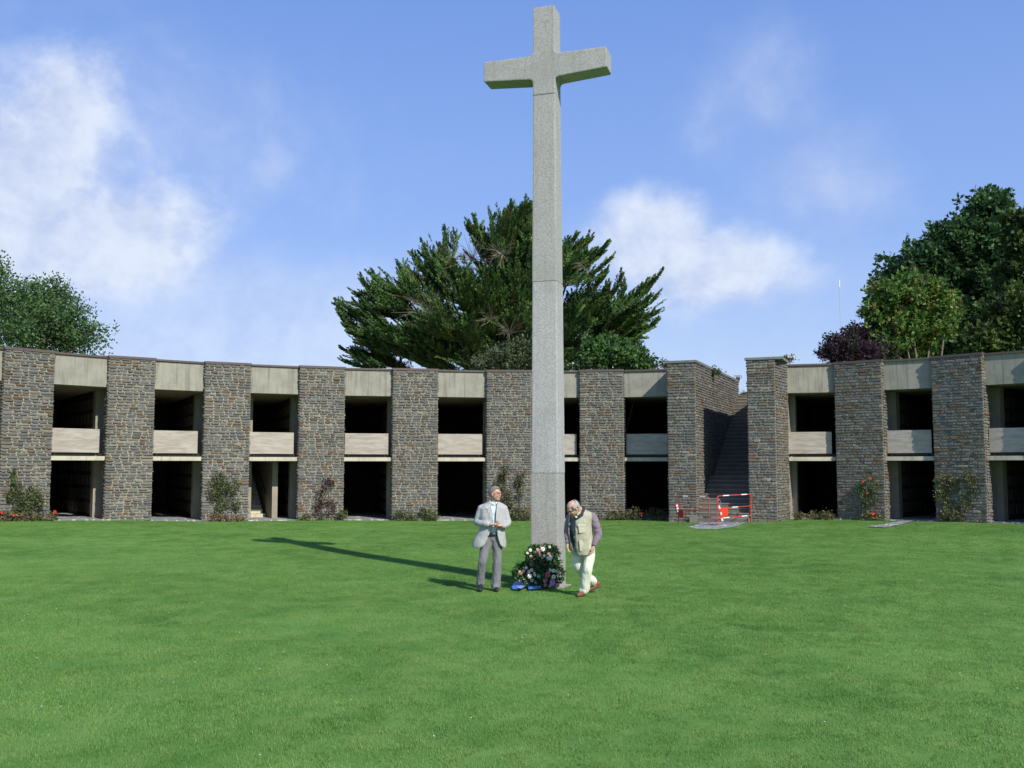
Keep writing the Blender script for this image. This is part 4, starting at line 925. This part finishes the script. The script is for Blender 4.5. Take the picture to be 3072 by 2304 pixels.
def finish(name, me, voxel, mtl, parent, smooth, wrinkle, wscale, zf):
    o = bpy.data.objects.new(name, me); C.objects.link(o)
    r = o.modifiers.new('r', 'REMESH'); r.mode = 'VOXEL'; r.voxel_size = voxel; r.use_smooth_shade = True
    s = o.modifiers.new('s', 'SMOOTH'); s.iterations = smooth; s.factor = .5
    bpy.context.view_layer.update()
    m2 = bpy.data.meshes.new_from_object(o.evaluated_get(bpy.context.evaluated_depsgraph_get())); C.objects.unlink(o); bpy.data.objects.remove(o); m2.name = name
    if wrinkle:
        from mathutils import noise as mn
        nv = len(m2.vertices); co = np.empty(nv * 3, np.float32); no = np.empty(nv * 3, np.float32); m2.vertices.foreach_get('co', co); m2.vertex_normals.foreach_get('vector', no)
        co = co.reshape(-1, 3); no = no.reshape(-1, 3); hs = np.empty((nv, 1), np.float32)
        for i_ in range(nv):
            c = Vector(co[i_]); h = mn.noise(Vector((c.x * wscale, c.y * wscale, c.z * wscale * zf))) + .6 * mn.noise(Vector((c.x * wscale * 2.3 + 5, c.y * wscale * 2.3, c.z * wscale * 2.2 * zf)))
            hs[i_, 0] = h
        m2.vertices.foreach_set('co', (co + no * hs * wrinkle).ravel())
    m2.materials.clear(); m2.materials.append(mtl); m2.polygons.foreach_set('use_smooth', [True] * len(m2.polygons))
    o = bpy.data.objects.new(name, m2); C.objects.link(o); o.parent = parent; o.matrix_parent_inverse = world_of(parent).inverted()
    return o
def interp_rings(R, n=26):
    z = [r[0] for r in R]; zz = np.linspace(z[0], z[-1], n); A = np.array(R); o = np.argsort(z)
    return [[q] + [float(np.interp(q, A[o, 0], A[o, k])) for k in range(1, A.shape[1])] for q in zz]
def open_coat(R, off, th=.022, nphi=40):
    """R rows: z, xl, xr, edgeL, edgeR, cy, ry -> a mesh shell open in front between the edges"""
    rings = interp_rings(R); vs = []; off = Vector(off)
    for z, xl, xr, eL, eR, cy, ry in rings:
        cx = (xl + xr) / 2; rx = (xr - xl) / 2
        f = lambda e: math.copysign(1, e - cx) * math.asin(min(.98, abs(e - cx) / rx))
        pL, pR = f(eL), f(eR)          # angle from the front
        for k in range(nphi + 1):
            ph = pR + (2 * math.pi - (pR - pL)) * k / nphi
            sp = abs(math.sin(ph)) ** .9 * math.copysign(1, math.sin(ph))
            vs.append(off + Vector((cx + rx * sp, cy - ry * math.cos(ph), z)))
    m = nphi + 1; fs = [(i * m + k, i * m + k + 1, (i + 1) * m + k + 1, (i + 1) * m + k) for i in range(len(rings) - 1) for k in range(nphi)]
    me = bpy.data.meshes.new('shell'); me.from_pydata([tuple(v) for v in vs], [], fs)
    o = bpy.data.objects.new('shell', me); C.objects.link(o); s = o.modifiers.new('s', 'SOLIDIFY'); s.thickness = th; s.offset = 0
    bpy.context.view_layer.update(); m2 = bpy.data.meshes.new_from_object(o.evaluated_get(bpy.context.evaluated_depsgraph_get())); C.objects.unlink(o); bpy.data.objects.remove(o)
    return m2
def front_y(R, x, z):
    _, xl, xr, eL, eR, cy, ry = interp_rings([r for r in R], 60)[int(np.argmin([abs(q[0] - z) for q in interp_rings(R, 60)]))]
    cx = (xl + xr) / 2; rx = (xr - xl) / 2; s = max(-.97, min(.97, (x - cx) / rx)); return cy - ry * math.sqrt(1 - abs(s) ** 2.2)
def patch(name, R, pts, off, mtl, parent, lift=.018, th=.006):
    f = MB(); vs = [Vector(off) + Vector((x, front_y(R, x, z) - lift, z)) for x, z in pts]
    c = sum(vs, Vector()) / len(vs) - Vector((0, .004, 0)); f.add([c] + vs, [(0, 1 + k, 1 + (k + 1) % len(vs)) for k in range(len(vs))])
    o = f.build(name, mtl, parent); s = o.modifiers.new('s', 'SOLIDIFY'); s.thickness = th; return o
M_skin = mat('skin', lambda t: t.mix(t.ramp(t.noise(t.P, 14, 4), .35, .7), (.50, .28, .20), (.55, .32, .235)), .5, .35)
def cloth(name, c, var=.1, sc_=7, fold=.012):
    def f(t):
        n = t.noise(t.mapping(t.P, (1, 1, .35)), sc_, 4, .6, .6); bump(t, t.math('ADD', n, t.math('MULTIPLY', t.noise(t.P, 220, 2), .12)), fold, .8)
        return t.mix(n, tuple(q * (1 - var) for q in c), tuple(min(1, q * (1 + var)) for q in c))
    return mat(name, f, .85, .15)
M_jacket = cloth('pale_linen', (.375, .385, .37)); M_lapel = cloth('pale_linen_lapel', (.42, .425, .40)); M_shirt = cloth('light_blue_shirt', (.56, .68, .76)); M_trous = cloth('grey_trousers', (.185, .188, .192), .12, 9, .02)
M_vest = cloth('khaki_vest', (.41, .395, .29), .14, 9, .02); M_vest2 = cloth('khaki_pocket', (.50, .485, .34), .12); M_mauve = cloth('mauve_shirt', (.22, .175, .215), .14, 10, .02); M_cream = cloth('cream_trousers', (.66, .68, .54), .08, 8, .02)
M_collar = cloth('dark_collar', (.035, .042, .05)); M_shoe = plain('black_shoe', (.018, .018, .02), .35, .5); M_brown = plain('brown_shoe', (.17, .07, .04), .5, .4); M_hair = plain('grey_hair', (.185, .175, .165), .7, .2, .3, 60); M_hair2 = plain('light_grey_hair', (.34, .33, .30), .7, .2, .25, 60)
M_eye = plain('eye', (.03, .02, .02), .3, .5); M_lip = plain('lips', (.36, .13, .11), .5, .3); M_gold = plain('metal_frame', (.20, .13, .10), .3, .6)
def head_frame(face, up):
    f = Vector(face).normalized(); u_ = Vector(up); r = f.cross(u_).normalized(); u_ = r.cross(f).normalized()
    return Matrix((r, -f, u_)).transposed()       # local -Y is the face
def head_prims(c, H, s=1.0):
    c = Vector(c); w = lambda x, y, z: tuple(c + H @ (Vector((x, y, z)) * s)); e = lambda x, y, z, a, b_, d: ('e', w(x, y, z), (a * s, b_ * s, d * s), H)
    P = [e(0, .012, .022, .076, .094, .094), e(0, -.015, -.03, .064, .072, .082), e(0, -.052, -.085, .036, .032, .024), e(0, -.062, .032, .055, .028, .020),
         e(0, -.095, -.014, .012, .018, .020), e(0, -.086, .008, .010, .016, .024), e(.030, -.066, -.028, .024, .020, .022), e(-.030, -.066, -.028, .024, .020, .022), e(0, -.082, -.055, .024, .012, .012),
         e(.078, .012, -.008, .010, .020, .032), e(-.078, .012, -.008, .010, .020, .032)]
    return P
def face_parts(c, H, parent, hairm, bald, glasses=True, s=1.0):
    c = Vector(c); w = lambda x, y, z: c + H @ (Vector((x, y, z)) * s)
    for sx in (-1, 1):
        f = MB(); f.box(w(sx * .031, -.084, .012), (.024, .012, .010), H); f.build('eye', M_eye, parent)
    f = MB(); f.box(w(0, -.0925, -.054), (.042, .010, .009), H); f.build('mouth', M_lip, parent)
    if glasses:
        f = MB()
        for sx in (-1, 1):
            f.tube([w(sx * .034 + .026 * math.cos(q), -.1, .010 + .019 * math.sin(q)) for q in np.linspace(0, 2 * math.pi, 13)], .0028, 5)
            f.tube([w(sx * .060, -.1, .016), w(sx * .080, -.05, .016), w(sx * .083, .03, .008)], .0028, 5)
        f.tube([w(-.009, -.1, .014), w(.009, -.1, .014)], .0028, 5); f.build('glasses', M_gold, parent)
    bm = bmesh.new(); bmesh.ops.create_icosphere(bm, subdivisions=4, radius=1.0)
    kill = []
    for fc in bm.faces:
        p = fc.calc_center_median().normalized()
        if bald: ok = (p.y > -.35 and p.z < .52 and p.z > -.62 and not (abs(p.x) > .86 and p.z < -.1 and p.y < .3)) and (p.y > .15 or p.z > -.32) and (p.y > .75 or abs(p.x) > .42 or p.z < .25)
        else: ok = (p.z > .60 + .12 * p.x or (p.z > .45 and p.y > -.45)) or (p.y > -.30 and p.z > .10 + max(0, -p.y) * .6) or (p.y > .25 and p.z > -.62) or (abs(p.x) > .7 and p.y > -.05 and p.z > -.05)
        if p.y < -.62 and p.z < .62: ok = False
        if not ok: kill.append(fc)
    bmesh.ops.delete(bm, geom=kill, context='FACES')
    k = 1.055 if not bald else 1.045
    for v in bm.verts:
        n_ = 1 + .025 * math.sin(v.co.x * 23) * math.cos(v.co.z * 19 + v.co.y * 9); q = Vector((v.co.x * .076 * k * n_, .012 + v.co.y * .094 * k * n_, .022 + v.co.z * .094 * (k if v.co.z < 0 else k * .985) * n_)); v.co = c + H @ (q * s)
    me = bpy.data.meshes.new('hair'); bm.to_mesh(me); bm.free(); me.materials.append(hairm); me.polygons.foreach_set('use_smooth', [True] * len(me.polygons))
    o = bpy.data.objects.new('hair', me); C.objects.link(o); o.parent = parent; o.matrix_parent_inverse = world_of(parent).inverted()
    sd = o.modifiers.new('s', 'SOLIDIFY'); sd.thickness = .014; sd.offset = -1
def hand(wr_, dirv, palmn, curl, thumb, s=1.0):
    """wrist point, hand direction, palm normal, finger curl 0..1, thumb side sign: palm, four fingers of unequal length, thumb"""
    w0 = Vector(wr_); d = Vector(dirv).normalized(); n_ = Vector(palmn); n_ = (n_ - d * n_.dot(d)).normalized(); sd = d.cross(n_).normalized() * thumb
    P = [('c', [(*w0, .026 * s), (*(w0 + d * .03 * s), .027 * s)])]
    for k in range(4):      # palm rays
        P.append(('c', [(*(w0 + d * .02 * s + sd * (.016 - .010 * k) * s), .015 * s), (*(w0 + d * .085 * s + sd * (.030 - .020 * k) * s), .0125 * s)]))
    for k, L in enumerate((.070, .080, .074, .058)):
        b_ = w0 + d * .088 * s + sd * (.030 - .020 * k) * s; a1 = curl * (.7 + .15 * k); v1 = d * math.cos(a1) + n_ * math.sin(a1); v2_ = d * math.cos(a1 * 2.1) + n_ * math.sin(a1 * 2.1); v3 = d * math.cos(a1 * 2.9) + n_ * math.sin(a1 * 2.9)
        p1 = b_ + v1 * L * .45 * s; p2 = p1 + v2_ * L * .32 * s; p3 = p2 + v3 * L * .23 * s
        P.append(('c', [(*b_, .0108 * s), (*p1, .0098 * s), (*p2, .009 * s), (*p3, .0078 * s)]))
    t0 = w0 + d * .03 * s + sd * .024 * s; t1 = t0 + (sd * .75 + d * .65 + n_ * .25).normalized() * .042 * s; t2 = t1 + (sd * .25 + d * .85 + n_ * .45).normalized() * .032 * s
    P.append(('c', [(*t0, .014 * s), (*t1, .0115 * s), (*t2, .009 * s)]))
    return P
def shoe(name, heel, toe, mtl, parent, off, w=.043, h=.05):
    a, b_ = Vector(heel), Vector(toe)
    o = blobmesh(name, [('c', [(a.x, a.y, a.z + .01, w * .85), (*(a.lerp(b_, .5) + Vector((0, 0, .005))), w * .95), (*(a.lerp(b_, .8)), w), (b_.x, b_.y, b_.z - .006, w * .72)]), ('c', [(a.x, a.y, a.z + .05, w * .95), (*(a.lerp(b_, .3) + Vector((0, 0, .045))), w * .9)])], .008, mtl, parent, off, 3)
    return o

# ---- man in the pale jacket
OX = at(1469.6, 1773, Z=.0); O1 = Vector((OX.x, 17.66, ground_z(OX.x, 17.66) + .012))
m1 = empty('person', O1, 'grey haired man in pale jacket and grey trousers looking right, hands together', 'person')
H1 = head_frame((.84, -.54, .0), (.03, 0, 1)); hc = (.095, -.03, 1.672)
# hands meet before the stomach
hl = hand(O1 * 0 + Vector((.02, -.225, 1.150)), (1, -.12, .06), (.1, -.3, 1), .35, 1); hr = hand(Vector((.215, -.20, 1.13)), (-1, -.28, .28), (0, .6, -.8), .75, -1)
body = head_prims(hc, H1, 1.07) + hl + hr + [
    ('c', [(.06, .01, 1.46, .062), (.085, -.002, 1.58, .054), (.098, .0, 1.63, .055)]),
    ('c', [(.05, .02, .98, .09), (.05, .02, 1.15, .09), (.05, .02, 1.33, .08)]), ('c', [(-.09, .01, 1.42, .06), (.05, .01, 1.44, .075), (.19, .01, 1.42, .06)]),
    ('c', [(-.15, .01, 1.42, .052), (-.225, .03, 1.17, .042), (.02, -.225, 1.150, .026)]), ('c', [(.245, .01, 1.42, .052), (.315, .0, 1.17, .042), (.215, -.20, 1.13, .026)]),
    ('c', [(-.03, .01, .90, .07), (-.122, -.075, .50, .045), (-.158, .03, .09, .034)]), ('c', [(.13, .01, .90, .085), (.125, -.01, .49, .055), (.10, .02, .08, .038)])]
blobmesh('body', body, .0055, M_skin, m1, O1, 2)
face_parts(O1 + Vector(hc), H1, m1, M_hair, False, True, 1.07)
tr = [('c', [(.045, .01, .93, .125), (.045, .01, 1.0, .125)]), ('c', [(-.035, .005, .90, .105), (-.085, -.03, .68, .092), (-.125, -.08, .50, .078), (-.155, -.01, .28, .070), (-.160, .03, .115, .076)]),
      ('c', [(.125, .005, .90, .105), (.128, -.0, .68, .090), (.128, -.02, .49, .080), (.118, .01, .27, .078), (.098, .015, .085, .088)]), ('c', [(.10, -.04, .07, .062), (.098, -.06, .055, .055)])]
blobmesh('trousers', tr, .010, M_trous, m1, O1, 3, .012, 13, zf=.28)
blobmesh('shirt', [('e', (.052, -.005, 1.15), (.155, .125, .27)), ('e', (.052, -.005, 1.35), (.17, .11, .13)), ('c', [(.04, -.035, 1.50, .035), (.085, -.055, 1.485, .03)])], .010, M_shirt, m1, O1, 2, .003, 12)
f = MB()
for sx, q in ((-1, ((.050, -.045, 1.535), (.032, -.075, 1.515), (.060, -.088, 1.495), (.074, -.078, 1.515))), (1, ((.122, -.045, 1.535), (.130, -.072, 1.512), (.104, -.088, 1.494), (.094, -.078, 1.515)))):
    f.add([O1 + Vector(v) for v in q], [(0, 1, 2, 3)])
o = f.build('shirt_collar', M_shirt, m1); s = o.modifiers.new('s', 'SOLIDIFY'); s.thickness = .008
f = MB(); f.tube([O1 + Vector((.048 + .138 * math.cos(q), .008 + .138 * math.sin(q), .972)) for q in np.linspace(0, 2 * math.pi, 25)], .016, 6); f.build('belt', M_black, m1)
R1 = [[1.545, .00, .125, .02, .12, .015, .065], [1.505, -.05, .20, .015, .125, .01, .09], [1.465, -.145, .265, .018, .122, .01, .112], [1.42, -.175, .285, .022, .118, .005, .135], [1.30, -.175, .275, .045, .112, 0, .155], [1.20, -.17, .265, .062, .108, 0, .16],
      [1.12, -.165, .26, .05, .112, 0, .16], [1.05, -.18, .255, .020, .118, 0, .162], [.95, -.225, .262, -.012, .126, 0, .170], [.86, -.275, .272, -.050, .150, .005, .18], [.80, -.300, .276, -.078, .172, .01, .188], [.765, -.308, .276, -.115, .20, .01, .19], [.74, -.305, .27, -.17, .235, .01, .188]]
sleeves = [('c', [(-.150, .01, 1.415, .066), (-.190, .02, 1.30, .066), (-.228, .03, 1.175, .060), (-.15, -.10, 1.155, .054), (-.035, -.20, 1.15, .048)]), ('c', [(.245, .01, 1.415, .066), (.280, .01, 1.30, .064), (.318, .0, 1.175, .060), (.288, -.10, 1.14, .054), (.238, -.175, 1.125, .047)]), ('c', [(-.165, .01, 1.425, .052), (-.03, .03, 1.485, .045)]), ('c', [(.26, .01, 1.425, .052), (.13, .03, 1.485, .045)])]
blobmesh('jacket', sleeves, .009, M_jacket, m1, O1, 2, .009, 10, zf=.6, extra=[open_coat(R1, O1)])
patch('lapel', R1, [(.015, 1.50), (-.055, 1.455), (-.070, 1.425), (-.035, 1.415), (-.045, 1.39), (.055, 1.21), (.066, 1.21), (.03, 1.40)], O1, M_lapel, m1)
patch('lapel', R1, [(.125, 1.50), (.185, 1.45), (.195, 1.42), (.165, 1.41), (.172, 1.385), (.118, 1.21), (.106, 1.21), (.115, 1.40)], O1, M_lapel, m1)
f = MB(); f.box(O1 + Vector((-.022, front_y(R1, -.022, .95) - .016, .955)), (.016, .008, .016)); f.build('button', M_brown, m1)
shoe('shoe', (-.150, .03, .035), (-.165, -.20, .035), M_shoe, m1, O1); shoe('shoe', (.098, .03, .03), (.125, -.19, .03), M_shoe, m1, O1)

# ---- man in the vest, bending forward
OX = at(1670 + 410 / 5.1875, 1785, Z=.0); O2_ = Vector((OX.x * 16.98 / 17.2, 16.98, ground_z(OX.x, 17.0) + .012))
m2 = empty('person', O2_, 'balding man in khaki vest and cream trousers bowing his head beside the cross', 'person')
H2 = head_frame((-.60, -.46, -.74), (-.34, -.40, .80)); hc2 = (-.118, -.295, 1.458)
body = head_prims(hc2, H2, 1.10) + hand(Vector((.195, -.12, .835)), (-.35, -.15, -1), (-.8, -.2, .3), .45, -1) + hand(Vector((-.248, -.10, .865)), (.12, -.1, -1), (.8, -.3, .2), .45, 1) + [
    ('c', [(-.01, -.09, 1.38, .065), (-.06, -.15, 1.45, .056), (-.095, -.19, 1.49, .058)]), ('c', [(.01, .0, .90, .09), (-.02, -.03, 1.10, .09), (-.02, -.06, 1.27, .08)]), ('c', [(-.17, -.10, 1.31, .06), (0, -.08, 1.34, .075), (.14, -.06, 1.31, .06)]),
    ('c', [(.165, -.06, 1.31, .052), (.235, -.02, 1.04, .044), (.195, -.12, .835, .026)]), ('c', [(-.21, -.10, 1.30, .052), (-.255, -.05, 1.06, .042), (-.248, -.10, .865, .026)]),
    ('c', [(.08, .02, .82, .085), (.066, -.10, .45, .055), (.012, -.02, .09, .038)]), ('c', [(-.06, .04, .82, .085), (-.105, .02, .46, .05), (.10, .42, .13, .036)])]
blobmesh('body', body, .0055, M_skin, m2, O2_, 2)
face_parts(O2_ + Vector(hc2), H2, m2, M_hair2, True, True, 1.10)
tr = [('e', (.02, .0, .90), (.165, .14, .14)), ('e', (-.015, -.03, .98), (.15, .15, .12)), ('c', [(.085, .01, .83, .105), (.10, -.05, .62, .096), (.085, -.10, .44, .086), (.045, -.06, .24, .080), (.012, -.02, .11, .082), (.0, -.04, .085, .075)]),
      ('c', [(-.065, .03, .83, .108), (-.11, .01, .62, .098), (-.105, .02, .47, .088), (-.01, .22, .30, .080), (.085, .39, .19, .076)]), ('c', [(-.02, .0, .78, .10), (.03, .0, .72, .09)])]
blobmesh('trousers', tr, .010, M_cream, m2, O2_, 3, .012, 13, zf=.3)
sh = [('e', (-.035, -.06, 1.16), (.165, .150, .26)), ('e', (-.02, -.09, 1.30), (.17, .115, .10)), ('c', [(.165, -.06, 1.315, .072), (.215, -.035, 1.17, .080), (.250, -.015, 1.03, .074), (.235, -.06, .94, .062), (.205, -.10, .875, .048), (.20, -.11, .855, .044)]),
      ('c', [(-.205, -.10, 1.31, .066), (-.245, -.07, 1.17, .066), (-.262, -.05, 1.05, .060), (-.258, -.08, .94, .050), (-.25, -.10, .89, .044)])]
blobmesh('shirt', sh, .010, M_mauve, m2, O2_, 2, .010, 12)
R2 = [[1.405, -.12, .075, -.10, -.04, -.10, .085], [1.375, -.19, .14, -.155, -.05, -.095, .12], [1.34, -.225, .165, -.19, -.060, -.09, .145], [1.23, -.235, .150, -.20, -.080, -.08, .175], [1.10, -.240, .145, -.215, -.080, -.065, .195], [.93, -.230, .160, -.195, -.085, -.045, .195],
      [.80, -.210, .178, -.140, -.082, -.03, .185], [.72, -.185, .178, -.115, -.062, -.02, .175], [.68, -.17, .17, -.09, -.045, -.02, .17]]
blobmesh('vest', [('c', [(-.17, -.09, 1.375, .03), (-.02, -.05, 1.40, .04), (.135, -.06, 1.365, .03)])], .009, M_vest, m2, O2_, 2, .009, 12, zf=.6, extra=[open_coat(R2, O2_)])
f = MB(); f.tube([O2_ + Vector(v) for v in ((-.09, -.285, 1.28), (-.045, -.275, 1.31), (.012, -.235, 1.345), (.03, -.17, 1.40), (.01, -.08, 1.47), (-.06, -.06, 1.47), (-.13, -.12, 1.42))], [.012, .026, .032, .030, .028, .026, .02], 8); f.build('collar', M_collar, m2, True)
patch('chest_pocket', R2, [(-.035, 1.175), (.075, 1.17), (.08, 1.06), (-.02, 1.055)], O2_, M_vest2, m2, .022, .012); patch('pocket_flap', R2, [(-.045, 1.20), (.085, 1.195), (.08, 1.155), (-.04, 1.16)], O2_, M_vest2, m2, .032, .008)
patch('lower_pocket', R2, [(-.03, .93), (.145, .95), (.145, .78), (-.02, .755)], O2_, M_vest2, m2, .022, .012)
f = MB(); f.add([O2_ + Vector(v) for v in ((-.085, -.30, 1.325), (-.05, -.295, 1.335), (-.045, -.295, 1.305), (-.07, -.30, 1.30))], [(0, 1, 2, 3)]); o = f.build('shirt_collar', M_shirt, m2); s = o.modifiers.new('s', 'SOLIDIFY'); s.thickness = .008
f = MB(); f.tube([O2_ + Vector((.196 + .031 * math.cos(q), -.118 + .031 * math.sin(q), .845)) for q in np.linspace(0, 2 * math.pi, 13)], .008, 5); f.build('watch', M_black, m2)
shoe('shoe', (.02, .0, .03), (-.055, -.21, .03), M_brown, m2, O2_); shoe('shoe', (.165, .46, .105), (-.035, .38, .03), M_brown, m2, O2_)
m2.rotation_euler = (0, 0, R_(-15)); m2.location.x += .02          # turned towards the wreath
make_grass()
